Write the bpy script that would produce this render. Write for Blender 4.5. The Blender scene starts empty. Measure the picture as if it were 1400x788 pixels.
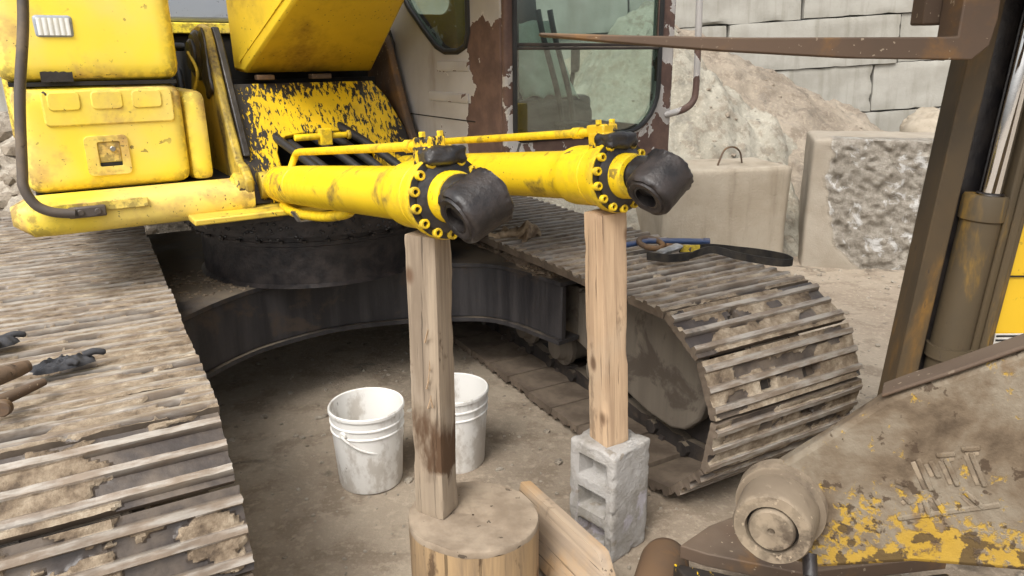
import bpy, bmesh, math, random
from math import radians, sin, cos, pi
from mathutils import Vector, Matrix, noise
scene = bpy.context.scene
random.seed(7)
V = Vector

# ------------------------------------------------------------------ camera
cam = bpy.data.cameras.new('camera'); camo = bpy.data.objects.new('camera', cam)
scene.collection.objects.link(camo); scene.camera = camo
cam.sensor_width = 36; cam.lens = 36 * 1012 / 1400; cam.clip_end = 900; cam.clip_start = .05
camo.matrix_world = Matrix.Translation((0, 0, 1.72)) @ Matrix.Rotation(radians(90 - 17.4), 4, 'X') @ Matrix.Rotation(radians(-.5), 4, 'Z')
# ------------------------------------------------------------------ sky, sun, exposure
SUN_EL, SUN_AZ = 52, 208          # azimuth clockwise from +Y (behind the camera, to its left)
w = bpy.data.worlds.new('World'); scene.world = w; w.use_nodes = True
nt = w.node_tree; nt.nodes.clear()
sky = nt.nodes.new('ShaderNodeTexSky'); sky.sky_type = 'NISHITA'; sky.sun_disc = False
sky.sun_elevation = radians(SUN_EL); sky.sun_rotation = radians(SUN_AZ); sky.dust_density = 6; sky.air_density = 1.2; sky.ozone_density = .6
hs = nt.nodes.new('ShaderNodeHueSaturation'); hs.inputs['Saturation'].default_value = .22
bg = nt.nodes.new('ShaderNodeBackground'); bg.inputs['Strength'].default_value = .15
wo = nt.nodes.new('ShaderNodeOutputWorld')
nt.links.new(sky.outputs[0], hs.inputs['Color']); nt.links.new(hs.outputs[0], bg.inputs[0]); nt.links.new(bg.outputs[0], wo.inputs[0])
sl = bpy.data.lights.new('sun', 'SUN'); sl.energy = 1.3; sl.angle = radians(24); sl.color = (1, .97, .92)
so = bpy.data.objects.new('sun', sl); scene.collection.objects.link(so)
az, el = radians(SUN_AZ), radians(SUN_EL)
so.rotation_euler = V((-sin(az) * cos(el), -cos(az) * cos(el), -sin(el))).to_track_quat('-Z', 'Y').to_euler()
scene.view_settings.view_transform = 'Standard'; scene.view_settings.look = 'None'
scene.view_settings.gamma = 1; scene.view_settings.use_curve_mapping = False
scene.view_settings.exposure = .68

# ------------------------------------------------------------------ material helpers
class NT:
    def __init__(s, name):
        s.m = bpy.data.materials.new(name); s.m.use_nodes = True
        s.t = s.m.node_tree; s.t.nodes.clear()
        s.out = s.n('ShaderNodeOutputMaterial'); s.tc = s.n('ShaderNodeTexCoord'); s.obj = s.tc.outputs['Object']; s._rnd = None
    def n(s, k): return s.t.nodes.new(k)
    def set(s, sock, v):
        if isinstance(v, bpy.types.NodeSocket): s.t.links.new(v, sock)
        elif isinstance(v, (tuple, list)) and len(v) == 3 and sock.type == 'RGBA': sock.default_value = (*v, 1)
        else: sock.default_value = v
    def coord(s, scale=(1, 1, 1), rnd=False, rot=(0, 0, 0)):
        mp = s.n('ShaderNodeMapping'); src = s.obj
        if rnd:
            oi = s.n('ShaderNodeObjectInfo'); va = s.n('ShaderNodeVectorMath'); va.operation = 'MULTIPLY_ADD'
            cb = s.n('ShaderNodeCombineXYZ')
            for i, k in enumerate((31., 17., 53.)): s.set(cb.inputs[i], s.math('MULTIPLY', oi.outputs['Random'], k))
            va2 = s.n('ShaderNodeVectorMath'); va2.operation = 'ADD'
            s.set(va2.inputs[0], src); s.set(va2.inputs[1], cb.outputs[0]); src = va2.outputs[0]
        s.set(mp.inputs['Vector'], src); mp.inputs['Scale'].default_value = scale; mp.inputs['Rotation'].default_value = rot
        return mp.outputs[0]
    def noise(s, scale, detail=6, rough=.55, co=None, dist=0, lac=2):
        k = s.n('ShaderNodeTexNoise'); s.set(k.inputs['Vector'], co or s.obj)
        k.inputs['Scale'].default_value = scale; k.inputs['Detail'].default_value = min(detail, 5.5)
        k.inputs['Roughness'].default_value = rough; k.inputs['Distortion'].default_value = dist; k.inputs['Lacunarity'].default_value = lac
        return k.outputs['Fac']
    def voro(s, scale, co=None, feat='F1', out='Distance'):
        k = s.n('ShaderNodeTexVoronoi'); k.feature = feat; s.set(k.inputs['Vector'], co or s.obj); k.inputs['Scale'].default_value = scale
        return k.outputs[out]
    def wave(s, scale, dist=4, detail=3, co=None, direc='X', typ='BANDS'):
        k = s.n('ShaderNodeTexWave'); k.wave_type = typ
        if typ == 'BANDS': k.bands_direction = direc
        else: k.rings_direction = direc
        s.set(k.inputs['Vector'], co or s.obj); k.inputs['Scale'].default_value = scale; k.inputs['Distortion'].default_value = dist; k.inputs['Detail'].default_value = detail
        return k.outputs['Fac']
    def math(s, op, a, b=0., c=0., clamp=False):
        k = s.n('ShaderNodeMath'); k.operation = op; k.use_clamp = clamp
        for i, v in enumerate((a, b, c)): s.set(k.inputs[i], v)
        return k.outputs[0]
    def step(s, v, lo, hi):                     # smooth 0..1 between lo and hi
        k = s.n('ShaderNodeMapRange'); k.interpolation_type = 'SMOOTHSTEP'
        s.set(k.inputs['Value'], v); k.inputs['From Min'].default_value = lo; k.inputs['From Max'].default_value = hi
        return k.outputs[0]
    def mix(s, f, a, b, bt='MIX'):
        k = s.n('ShaderNodeMix'); k.data_type = 'RGBA'; k.blend_type = bt
        s.set(k.inputs['Factor'], f); s.set(k.inputs['A'] if 0 else k.inputs[6], a); s.set(k.inputs[7], b)
        return k.outputs[2]
    def mixf(s, f, a, b):
        k = s.n('ShaderNodeMix'); k.data_type = 'FLOAT'; s.set(k.inputs[0], f); s.set(k.inputs[2], a); s.set(k.inputs[3], b); return k.outputs[0]
    def ramp(s, f, stops):
        k = s.n('ShaderNodeValToRGB'); s.set(k.inputs[0], f); e = k.color_ramp.elements
        while len(e) < len(stops): e.new(.5)
        for i, (p, c) in enumerate(stops): e[i].position = p; e[i].color = (*c, 1)
        return k.outputs[0]
    def attr(s, name):
        k = s.n('ShaderNodeAttribute'); k.attribute_name = name; return k.outputs['Fac']
    def sep(s, co=None):
        k = s.n('ShaderNodeSeparateXYZ'); s.set(k.inputs[0], co or s.obj); return k.outputs
    def normz(s):
        g = s.n('ShaderNodeNewGeometry'); k = s.n('ShaderNodeSeparateXYZ'); s.set(k.inputs[0], g.outputs['Normal']); return k.outputs[2]
    def bump(s, h, strength=.5, dist=.01, nrm=None):
        k = s.n('ShaderNodeBump'); s.set(k.inputs['Height'], h); k.inputs['Strength'].default_value = strength; k.inputs['Distance'].default_value = dist
        if nrm is not None: s.set(k.inputs['Normal'], nrm)
        return k.outputs[0]
    def pbsdf(s, col, rough=.6, metal=0., nrm=None, spec=.5, coat=0.):
        k = s.n('ShaderNodeBsdfPrincipled'); s.set(k.inputs['Base Color'], col); s.set(k.inputs['Roughness'], rough); s.set(k.inputs['Metallic'], metal)
        k.inputs['Specular IOR Level'].default_value = spec; k.inputs['Coat Weight'].default_value = coat
        if nrm is not None: s.set(k.inputs['Normal'], nrm)
        return k.outputs[0]
    def done(s, sh): s.t.links.new(sh, s.out.inputs['Surface']); return s.m

def painted(name, c1, c2, grime=(.05, .035, .02), ga=.35, chip=(.04, .03, .025), ca=.3, rough=.42, gs=3., stretch=(1, 1, 1), cs=22., spec=.45, dust=None, da=0., ew=0.):
    """old paint: slow colour drift, brown stains, chipped flecks, dust on upward faces"""
    N = NT(name); co = N.coord(stretch)
    base = N.mix(N.step(N.noise(2.3, 4), .35, .68), c1, c2)
    g = N.noise(gs, 9, .62, co, .3); gm = N.step(g, .72 - ga * .5, .86 - ga * .4)
    fine = N.noise(60, 3, .6)
    gm = N.math('MULTIPLY', gm, N.math('ADD', .35, fine), clamp=True)
    c = N.mix(gm, base, grime)
    ch = N.noise(cs, 5, .55, co, .5); cm = N.step(ch, .80 - ca * .42, .81 - ca * .42)
    big = N.step(N.noise(1.7, 4), .42, .6); cm = N.math('MULTIPLY', cm, big)
    c = N.mix(cm, c, chip)
    fl = N.math('MULTIPLY', N.step(N.noise(75, 2, .5, co), .685, .70), N.step(N.noise(3.3, 3), .40, .6)); c = N.mix(N.math('MULTIPLY', fl, .85), c, chip)
    r = N.mixf(cm, N.mixf(gm, rough, .75), .8)
    gp = N.n('ShaderNodeNewGeometry'); ed = 0. if not ew else N.math('MULTIPLY', N.step(gp.outputs['Pointiness'], .515, .57), N.step(N.noise(28, 4, .6), .42, .58)); c = N.mix(N.math('MULTIPLY', ed, ew), c, chip); r = N.mixf(ed, r, .8)
    if da:
        up = N.step(N.normz(), .3, .95); dm = N.math('MULTIPLY', N.math('MULTIPLY', up, N.step(N.noise(5, 6), .3, .65)), da)
        c = N.mix(dm, c, dust or (.3, .24, .17)); r = N.mixf(dm, r, .95)
    h = N.math('ADD', N.math('MULTIPLY', cm, -1.), N.math('MULTIPLY', N.noise(9, 5), .5))
    return N.done(N.pbsdf(c, r, 0, N.bump(h, .35, .004), spec))

def plain(name, col, rough=.6, metal=0., var=.25, scale=8, bump=.2, bscale=40, spec=.5, col2=None):
    N = NT(name); f = N.noise(scale, 7, .6)
    c2 = col2 or tuple(min(1, x * (1 - var * 1.6)) for x in col)
    c = N.mix(N.step(f, .32, .68), col, c2)
    return N.done(N.pbsdf(c, N.mixf(f, rough * .8, min(1, rough * 1.2)), metal, N.bump(N.noise(bscale, 6, .65), bump, .004), spec))

M = {}
M['yel_cyl'] = painted('fresh_yellow_paint', (.80, .555, .012), (.72, .49, .014), grime=(.15, .095, .02), ga=.35, ca=.36, rough=.36, gs=7, cs=16, ew=.35)
M['yel_body'] = painted('faded_yellow_paint', (.86, .665, .055), (.80, .625, .16), grime=(.50, .31, .11), ga=.46, chip=(.05, .035, .03), ca=.28, rough=.42, gs=3.2, cs=19, ew=.55)
M['yel_boom'] = painted('boom_yellow_paint', (.64, .445, .022), (.55, .375, .02), grime=(.20, .12, .025), ga=.5, ca=.2, rough=.5, gs=2.2, stretch=(1, .5, 1))
M['yel_bracket'] = painted('greasy_yellow_paint', (.68, .50, .045), (.56, .40, .06), grime=(.05, .035, .02), ga=.46, ca=.36, rough=.5, gs=3, stretch=(1, 1.4, .6))
def mottled():
    N = NT('yellow_paint_under_grease'); x = N.sep()
    co = N.coord((1.5, .6, .55), rot=(0, radians(14), 0)); d = N.noise(44, 7, .66, co, .3); big = N.noise(5, 4, .5, None, .3)
    f = N.math('ADD', N.math('MULTIPLY', d, .78), N.math('MULTIPLY', big, .34))
    up = N.step(x[2], 1.50, 1.66); side = N.step(N.math('ABSOLUTE', N.math('ADD', x[0], 0.)), .27, .43)
    f = N.math('ADD', f, N.math('ADD', N.math('MULTIPLY', up, .14), N.math('MULTIPLY', side, .15)))
    m = N.step(f, .60, .622)
    y = N.mix(N.step(N.noise(6, 5), .4, .65), (.78, .50, .012), (.62, .40, .015))
    c = N.mix(m, y, N.mix(N.noise(40, 4), (.008, .007, .008), (.035, .028, .022)))
    return N.done(N.pbsdf(c, N.mixf(m, .4, .5), 0, N.bump(m, .6, .006)))
M['mottled'] = mottled()
def streaky(name, c1, c2, dirt, up=(.17, .135, .095), ua=.85, rough=.45):
    """dark greasy steel with vertical runs and dry dirt lying on top"""
    N = NT(name); co = N.coord((9, 9, .7)); run = N.noise(1.6, 7, .6, co)
    c = N.mix(N.step(run, .35, .7), c1, c2)
    c = N.mix(N.math('MULTIPLY', N.step(N.noise(4.1, 8, .65, None, .5), .52, .62), .7), c, dirt)
    um = N.math('MULTIPLY', N.step(N.normz(), .35, .9), N.math('MULTIPLY', N.step(N.noise(2.4, 7, .6), .36, .58), ua))
    c = N.mix(um, c, up)
    r = N.mixf(um, N.mixf(run, rough * .7, rough * 1.4), .95)
    h = N.math('ADD', N.noise(14, 7, .65), N.math('MULTIPLY', run, .6))
    return N.done(N.pbsdf(c, r, 0, N.bump(h, .45, .008)))
M['carbody'] = streaky('oily_dark_steel', (.020, .019, .021), (.046, .042, .043), (.065, .047, .034))
M['frame'] = streaky('dusty_frame_steel', (.135, .112, .087), (.175, .148, .115), (.06, .044, .032), rough=.8)
M['framedark'] = streaky('dark_frame_steel', (.022, .018, .016), (.045, .036, .03), (.07, .05, .035), rough=.7)
M['grease'] = plain('black_grease', (.010, .009, .010), .32, 0, .4, 12, .9, 26, .6, (.03, .025, .022))
M['eye'] = plain('grease_coated_steel', (.010, .009, .010), .45, 0, .3, 16, 1., 26, .45, (.034, .027, .025))
M['hose'] = plain('black_rubber_hose', (.018, .018, .020), .5, 0, .3, 10, .3, 60)
M['rubber'] = plain('black_rubber_seal', (.012, .012, .013), .55, 0, .3)
M['dark'] = plain('dark_cavity_steel', (.012, .011, .010), .8, 0, .3)
M['rust'] = painted('brown_rusty_steel', (.095, .060, .038), (.068, .046, .031), grime=(.20, .10, .03), ga=.45, chip=(.30, .24, .17), ca=.12, rough=.72, gs=4, cs=30, dust=(.2, .155, .11), da=.3)
M['rust_orange'] = painted('orange_rusty_steel', (.085, .056, .026), (.052, .038, .022), grime=(.26, .13, .02), ga=.46, chip=(.05, .035, .025), ca=.3, rough=.75, gs=3.5, stretch=(1, 1, .35), cs=16)
M['mast_yel'] = painted('dirty_yellow_mast_paint', (.062, .046, .026), (.085, .060, .030), grime=(.30, .17, .02), ga=.38, chip=(.05, .035, .025), ca=.3, rough=.7, gs=5, stretch=(1.5, 1.5, .4), cs=18)
M['lift_yel'] = painted('truck_yellow_paint', (.68, .43, .02), (.60, .38, .02), grime=(.12, .08, .03), ga=.4, ca=.3, rough=.45)
M['railtube'] = painted('worn_dark_tube_paint', (.085, .07, .06), (.06, .05, .045), grime=(.16, .12, .08), ga=.5, ca=.2, rough=.45)
M['hood'] = painted('grey_hood_paint', (.30, .33, .38), (.26, .29, .34), ga=.2, ca=.2)
M['roller'] = painted('bright_rust_steel', (.13, .075, .038), (.075, .055, .04), grime=(.26, .12, .03), ga=.42, ca=.3, rough=.8, gs=6)
M['chrome'] = plain('chromed_rod', (.85, .86, .88), .08, 1., .05, 3, .02, 30)
M['bright'] = plain('worn_bright_steel', (.55, .54, .52), .32, .9, .3, 20, .3)
M['glasslamp'] = plain('lamp_lens', (.75, .76, .74), .18, 0, .1, 8, .3, 90)
M['white'] = plain('off_white_plastic', (.62, .60, .55), .5, 0, .1)
M['blue'] = painted('blue_paint', (.03, .055, .13), (.035, .06, .14), ga=.3, ca=.3, rough=.4, dust=(.25, .2, .15), da=.6)
M['strap'] = plain('black_webbing', (.022, .021, .021), .85, 0, .3, 20, .5, 220, .3, (.05, .043, .035))
M['strap_yel'] = plain('yellow_tag', (.55, .40, .03), .7, 0, .3, 60)
M['glove'] = plain('black_knit_glove', (.022, .023, .027), .75, 0, .4, 18, .5, 160, .3, (.055, .055, .06))
M['cloth'] = plain('pale_green_cloth', (.68, .74, .63), .9, 0, .15, 9, .3, 60)
M['seat'] = plain('dark_seat_fabric', (.03, .032, .034), .8, 0, .2)
M['rag'] = plain('torn_tan_rag', (.52, .40, .27), .9, 0, .5, 14, .6, 40, .3, (.16, .11, .07))
def cab_mat(name, frontpart):
    N = NT(name); x = N.sep()
    n1 = N.noise(6.5, 9, .62, None, .5); n2 = N.noise(2.6, 5, .5)
    if frontpart: f = N.math('ADD', N.math('MULTIPLY', n1, .8), N.math('ADD', N.math('MULTIPLY', n2, .5), N.math('ADD', N.math('MULTIPLY', N.math('MULTIPLY', N.step(x[0], 1.25, 1.36), N.step(x[2], 1.45, 1.9)), -.10), .045)))
    else:
        edge = N.step(x[1], -.62, -.90)
        edge = N.step(N.math('ADD', x[1], N.math('MULTIPLY', N.math('SUBTRACT', n2, .5), .35)), -.76, -.86)
        low = N.step(x[2], 1.42, 1.26)
        f = N.math('ADD', N.math('ADD', N.math('MULTIPLY', n1, .9), .03), N.math('ADD', N.math('MULTIPLY', edge, .30), N.math('MULTIPLY', low, .06)))
        top = N.math('MULTIPLY', N.step(x[2], 1.82, 1.9), edge); f = N.math('SUBTRACT', f, N.math('MULTIPLY', top, .24))
    m = N.step(f, .622, .630); rim = N.math('SUBTRACT', N.step(f, .606, .614), m)
    wt = N.mix(N.step(N.noise(3, 6), .3, .7), (.42, .405, .395), (.33, .31, .295))
    br = N.mix(N.step(N.noise(11, 8, .65), .35, .66), (.082, .047, .038), (.13, .076, .058))
    c = N.mix(m, wt, br); c = N.mix(N.math('MULTIPLY', rim, .6), c, (.55, .53, .50))
    c = N.mix(N.math('MULTIPLY', N.step(N.noise(4, 8, .65, N.coord((1, 1, .3))), .56, .75), .5), c, (.16, .11, .075))
    return N.done(N.pbsdf(c, N.mixf(m, .4, .72), 0, N.bump(N.math('MULTIPLY', m, -1), .5, .004)))
M['cab_side'] = cab_mat('peeling_white_cab_paint', False); M['cab_front'] = cab_mat('peeling_brown_cab_paint', True)
def glass():
    N = NT('tinted_window_glass'); fr = N.n('ShaderNodeLayerWeight'); fr.inputs[0].default_value = .5
    g = N.n('ShaderNodeBsdfGlossy'); g.inputs['Roughness'].default_value = .015; g.inputs['Color'].default_value = (.95, .97, .96, 1)
    t = N.n('ShaderNodeBsdfTransparent'); t.inputs['Color'].default_value = (.70, .80, .76, 1)
    d = N.n('ShaderNodeBsdfDiffuse'); d.inputs['Color'].default_value = (.45, .43, .38, 1)
    f = N.math('ADD', N.math('MULTIPLY', N.math('POWER', fr.outputs['Facing'], 3.), .5), .12, clamp=True)
    a = N.n('ShaderNodeMixShader'); N.set(a.inputs[0], f); N.set(a.inputs[1], t.outputs[0]); N.set(a.inputs[2], g.outputs[0])
    b = N.n('ShaderNodeMixShader'); N.set(b.inputs[0], N.math('MULTIPLY', N.step(N.noise(4, 7, .6, N.coord((1, 1, .5))), .42, .7), .10)); N.set(b.inputs[1], a.outputs[0]); N.set(b.inputs[2], d.outputs[0])
    return N.done(b.outputs[0])
M['glass'] = glass()
def shoe_mat():
    N = NT('muddy_track_steel'); co = N.coord(rnd=True); mud = N.attr('mud'); wear = N.attr('wear')
    mn = N.noise(11, 8, .68, co); fine = N.noise(55, 5, .65, co)
    mc = N.ramp(mn, [(.33, (.080, .057, .038)), (.44, (.170, .126, .084)), (.55, (.262, .207, .145)), (.68, (.40, .338, .255))])
    mc = N.mix(N.math('MULTIPLY', N.step(fine, .5, .8), .35), mc, (.09, .065, .045))
    st = N.mix(N.step(N.noise(7, 7, .6, co), .36, .66), (.042, .033, .029), (.125, .098, .075))
    wcol = N.mix(N.step(N.noise(14, 6, .6, N.coord((.6, 3, 3), rnd=True)), .36, .62), (.47, .43, .375), (.26, .20, .145))
    w2 = N.math('MULTIPLY', wear, N.step(N.noise(6, 5, .6, co), .24, .42), clamp=True)
    m2 = N.step(N.math('ADD', mud, N.math('MULTIPLY', N.math('SUBTRACT', fine, .5), .7)), .46, .54)
    c = N.mix(m2, st, mc); c = N.mix(N.math('MULTIPLY', w2, .7), c, wcol)
    r = N.mixf(w2, N.mixf(m2, .42, .96), .5)
    h = N.math('ADD', N.math('MULTIPLY', fine, .6), N.math('MULTIPLY', N.noise(24, 6, .65, co), 1.2))
    h = N.math('MULTIPLY', h, N.math('ADD', .25, N.math('MULTIPLY', m2, .75)))
    return N.done(N.pbsdf(c, r, N.math('MULTIPLY', w2, .12), N.bump(h, .7, .010)))
M['shoe'] = shoe_mat()
def dirt_mat(name, c1, c2, c3, stain=.5, wet=.0, scale=1., bs=.9, sth=.56):
    N = NT(name); a = N.noise(.8 * scale, 8, .6, None, .3); b = N.noise(5 * scale, 8, .65); f = N.noise(70, 5, .7)
    c = N.mix(N.step(a, .38, .62), c1, c2); c = N.mix(N.math('MULTIPLY', N.step(b, .48, .62), .7), c, c3); c = N.mix(N.math('MULTIPLY', N.step(N.noise(26, 5, .6), .52, .66), .4), c, tuple(min(1, x * 1.35) for x in c2))
    d = N.step(N.noise(2.1 * scale, 7, .6, None, .8), sth, sth + .07); c = N.mix(N.math('MULTIPLY', d, stain), c, tuple(x * .33 for x in c1))
    spots = N.step(N.noise(13, 4, .5), .68, .72); c = N.mix(N.math('MULTIPLY', spots, .6), c, tuple(x * .25 for x in c1))
    c = N.mix(N.math('MULTIPLY', N.step(f, .5, .78), .4), c, tuple(min(1, x * 1.5) for x in c2))
    h = N.math('ADD', N.math('MULTIPLY', b, 1.), N.math('MULTIPLY', f, .25))
    return N.done(N.pbsdf(c, N.mixf(d, .93, .6), 0, N.bump(h, bs, .03)))
M['shoe_under'] = plain('dirty_shoe_underside', (.17, .132, .098), .9, 0, .4, 7, .35, 30, .3, (.095, .072, .053))
M['ground'] = dirt_mat('trodden_yard_dirt', (.245, .195, .143), (.315, .262, .198), (.185, .142, .10), .75, bs=.55, sth=.60)
M['sand'] = dirt_mat('sandy_spoil', (.215, .176, .132), (.275, .232, .178), (.155, .122, .09), .35, scale=1.4)
M['sandpale'] = dirt_mat('pale_clay_spoil', (.265, .242, .19), (.325, .302, .245), (.20, .162, .118), .35, scale=1.6)
M['hill'] = dirt_mat('quarry_dirt', (.29, .245, .19), (.37, .325, .26), (.2, .16, .115), .4, scale=.25)
M['gravel'] = dirt_mat('loose_stones', (.26, .22, .17), (.36, .32, .26), (.16, .125, .09), .3, scale=3)
M['mudclod'] = dirt_mat('dry_mud_clods', (.14, .10, .07), (.21, .16, .11), (.08, .058, .04), .3, scale=3)
def concrete(name, c1, c2, dirt, pits=.5, stain=.4, bs=.6):
    N = NT(name); a = N.noise(2.2, 8, .62); c = N.mix(N.step(a, .35, .68), c1, c2)
    run = N.noise(2.0, 7, .6, N.coord((3.2, 3.2, .35)))
    c = N.mix(N.math('MULTIPLY', N.step(run, .5, .74), stain), c, dirt)
    f = N.noise(48, 6, .7); p = N.step(N.voro(26), .12, .03); pm = N.math('MULTIPLY', p, N.step(N.noise(4, 3), .5, .6))
    c = N.mix(N.math('MULTIPLY', pm, pits), c, tuple(x * .4 for x in dirt)); c = N.mix(N.math('MULTIPLY', N.step(f, .55, .8), .3), c, dirt)
    h = N.math('ADD', f, N.math('ADD', N.math('MULTIPLY', N.noise(7, 7, .6), .8), N.math('MULTIPLY', pm, -1.5)))
    return N.done(N.pbsdf(c, .93, 0, N.bump(h, bs, .008), .25))
M['wall'] = concrete('wall_block_concrete', (.355, .342, .305), (.285, .272, .236), (.18, .166, .13), .4, .6, .45)
M['cast'] = concrete('cast_block_concrete', (.345, .30, .235), (.285, .24, .18), (.17, .135, .095), .6, .6)
def broken():
    N = NT('rough_broken_concrete'); m = N.attr('mud')
    f = N.noise(17, 8, .72); c = N.mix(N.step(f, .34, .66), (.235, .205, .165), (.385, .35, .298))
    c = N.mix(N.math('MULTIPLY', N.step(N.noise(6, 7, .65, None, .8), .55, .63), .8), c, (.62, .61, .59))
    sm = N.mix(N.step(N.noise(3, 7, .6), .35, .65), (.335, .295, .238), (.28, .24, .188))
    c = N.mix(N.step(m, .4, .6), sm, c)
    h = N.math('MULTIPLY', N.math('ADD', f, N.noise(90, 4, .7)), N.math('ADD', .2, m))
    return N.done(N.pbsdf(c, .95, 0, N.bump(h, .9, .02), .2))
M['broken'] = broken()
def cmu():
    N = NT('weathered_masonry_concrete'); f = N.noise(70, 6, .7); a = N.noise(5, 8, .6, None, .5)
    c = N.mix(N.step(a, .4, .62), (.37, .352, .33), (.26, .24, .21)); c = N.mix(N.math('MULTIPLY', N.step(f, .5, .75), .4), c, (.50, .48, .45))
    c = N.mix(N.math('MULTIPLY', N.step(N.noise(3.4, 7, .6, None, .6), .56, .63), .7), c, (.46, .43, .47))
    c = N.mix(N.math('MULTIPLY', N.step(N.noise(9, 6, .6), .60, .66), .6), c, (.20, .16, .11))
    return N.done(N.pbsdf(c, .95, 0, N.bump(N.math('ADD', f, a), .8, .008), .2))
M['cmu'] = cmu()
def wood(name, c1, c2, c3, axis=2, dark=.3, sc=1.):
    N = NT(name); s = [16 * sc] * 3; s[axis] = .8 * sc
    g = N.noise(2.2, 8, .62, N.coord(tuple(s)), .5); c = N.mix(N.step(g, .32, .68), c1, c2)
    pt = N.noise(3.2, 6, .6); c = N.mix(N.math('MULTIPLY', N.step(pt, .5, .7), .6), c, c3)
    s2 = [40 * sc] * 3; s2[axis] = 1.1 * sc; ck = N.step(N.noise(2, 4, .5, N.coord(tuple(s2))), .63, .68)
    c = N.mix(N.math('MULTIPLY', ck, .75), c, tuple(x * .22 for x in c1))
    kn = N.step(N.voro(3.3, N.coord((1.6, 1.6, 1.))), .13, .04); c = N.mix(N.math('MULTIPLY', kn, .8), c, (.10, .05, .025))
    gm = N.step(N.noise(6, 7, .62, N.coord((2, 2, .8))), .60, .68); c = N.mix(N.math('MULTIPLY', gm, dark), c, (.07, .04, .022))
    if dark > .85:
        z = N.math('ADD', N.sep()[2], N.math('MULTIPLY', N.math('SUBTRACT', N.noise(9, 6, .6), .5), .22)); band = N.math('MULTIPLY', N.step(z, -.33, -.29), N.step(z, -.04, -.16))
        c = N.mix(N.math('MULTIPLY', band, N.step(N.noise(7, 5, .6, N.coord((1.5, 1.5, .5))), .38, .55)), c, (.085, .048, .026)); c = N.mix(N.math('MULTIPLY', N.step(z, -.33, -.36), .7), c, (.30, .24, .175))
    return N.done(N.pbsdf(c, .82, 0, N.bump(N.math('SUBTRACT', g, N.math('MULTIPLY', ck, 1.4)), .6, .006), .3))
M['post_old'] = wood('weathered_post_wood', (.34, .27, .195), (.195, .150, .108), (.31, .262, .205), 2, .9)
M['post_new'] = wood('pale_post_wood', (.53, .375, .24), (.38, .26, .165), (.50, .385, .27), 2, .45)
M['handle'] = wood('dark_handle_wood', (.15, .10, .065), (.09, .062, .042), (.13, .095, .065), 0, .4)
M['plank'] = wood('plank_wood', (.40, .31, .22), (.32, .25, .185), (.55, .33, .14), 1, .3)
M['stump_side'] = wood('peeled_log_wood', (.36, .245, .13), (.20, .14, .085), (.25, .205, .155), 2, .8, .6)
def stump_top():
    N = NT('dusty_cut_log_end'); a = N.noise(7, 7, .6); r = N.wave(16, 3, 3, None, 'Z', 'RINGS')
    c = N.mix(N.step(a, .35, .65), (.31, .25, .185), (.20, .155, .112)); c = N.mix(N.math('MULTIPLY', r, .05), c, (.25, .18, .11))
    sp = N.step(N.noise(30, 3, .5), .68, .70); c = N.mix(N.math('MULTIPLY', sp, .7), c, (.025, .018, .014))
    return N.done(N.pbsdf(c, .92, 0, N.bump(N.math('ADD', a, N.math('MULTIPLY', r, .06)), .5, .008), .2))
M['stump_top'] = stump_top()
def bucket_mat():
    N = NT('stained_white_plastic'); x = N.sep()
    d = N.noise(7, 8, .65, N.coord((1.4, 1.4, .8))); low = N.math('MULTIPLY', N.step(x[2], .34, .0), .13)
    m = N.math('MULTIPLY', N.step(N.math('ADD', d, low), .51, .66), .6); fl = N.step(N.noise(26, 5, .6), .68, .72)
    c = N.mix(m, (.74, .725, .69), (.36, .31, .25)); c = N.mix(N.math('MULTIPLY', fl, .6), c, (.14, .11, .08))
    return N.done(N.pbsdf(c, N.mixf(m, .42, .85), 0, N.bump(d, .15, .004)))
M['bucket'] = bucket_mat()
M['residue'] = plain('dried_residue', (.33, .26, .18), .9, 0, .3)
def arm_mat():
    N = NT('dirt_caked_yellow_arm'); x = N.sep(); a = N.noise(5.5, 8, .62, None, .4); b = N.noise(24, 8, .68)
    dirt = N.ramp(a, [(.32, (.065, .045, .028)), (.43, (.135, .100, .066)), (.55, (.205, .172, .128)), (.68, (.135, .085, .045))])
    low = N.step(N.math('SUBTRACT', x[2], N.math('MULTIPLY', x[0], .22)), .16, -.10)
    f = N.math('ADD', N.math('ADD', N.math('MULTIPLY', b, .75), N.math('MULTIPLY', a, .3)), N.math('MULTIPLY', low, .13))
    y = N.math('MULTIPLY', N.step(f, .585, .66), .9); c = N.mix(y, dirt, N.mix(N.noise(8, 5), (.46, .29, .025), (.30, .185, .03)))
    k = N.step(N.math('ADD', N.noise(22, 6, .6), N.math('MULTIPLY', low, .10)), .60, .64); c = N.mix(N.math('MULTIPLY', k, .85), c, (.055, .036, .022))
    return N.done(N.pbsdf(c, .82, 0, N.bump(N.math('SUBTRACT', b, N.math('MULTIPLY', y, .4)), .6, .008), .3))
M['arm'] = arm_mat()
M['boss'] = painted('brown_dirt_caked_steel', (.135, .102, .070), (.20, .160, .112), grime=(.06, .042, .028), ga=.55, chip=(.34, .27, .19), ca=.22, rough=.85, gs=6, cs=26, dust=(.24, .19, .135), da=.4, ew=.5)

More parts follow.
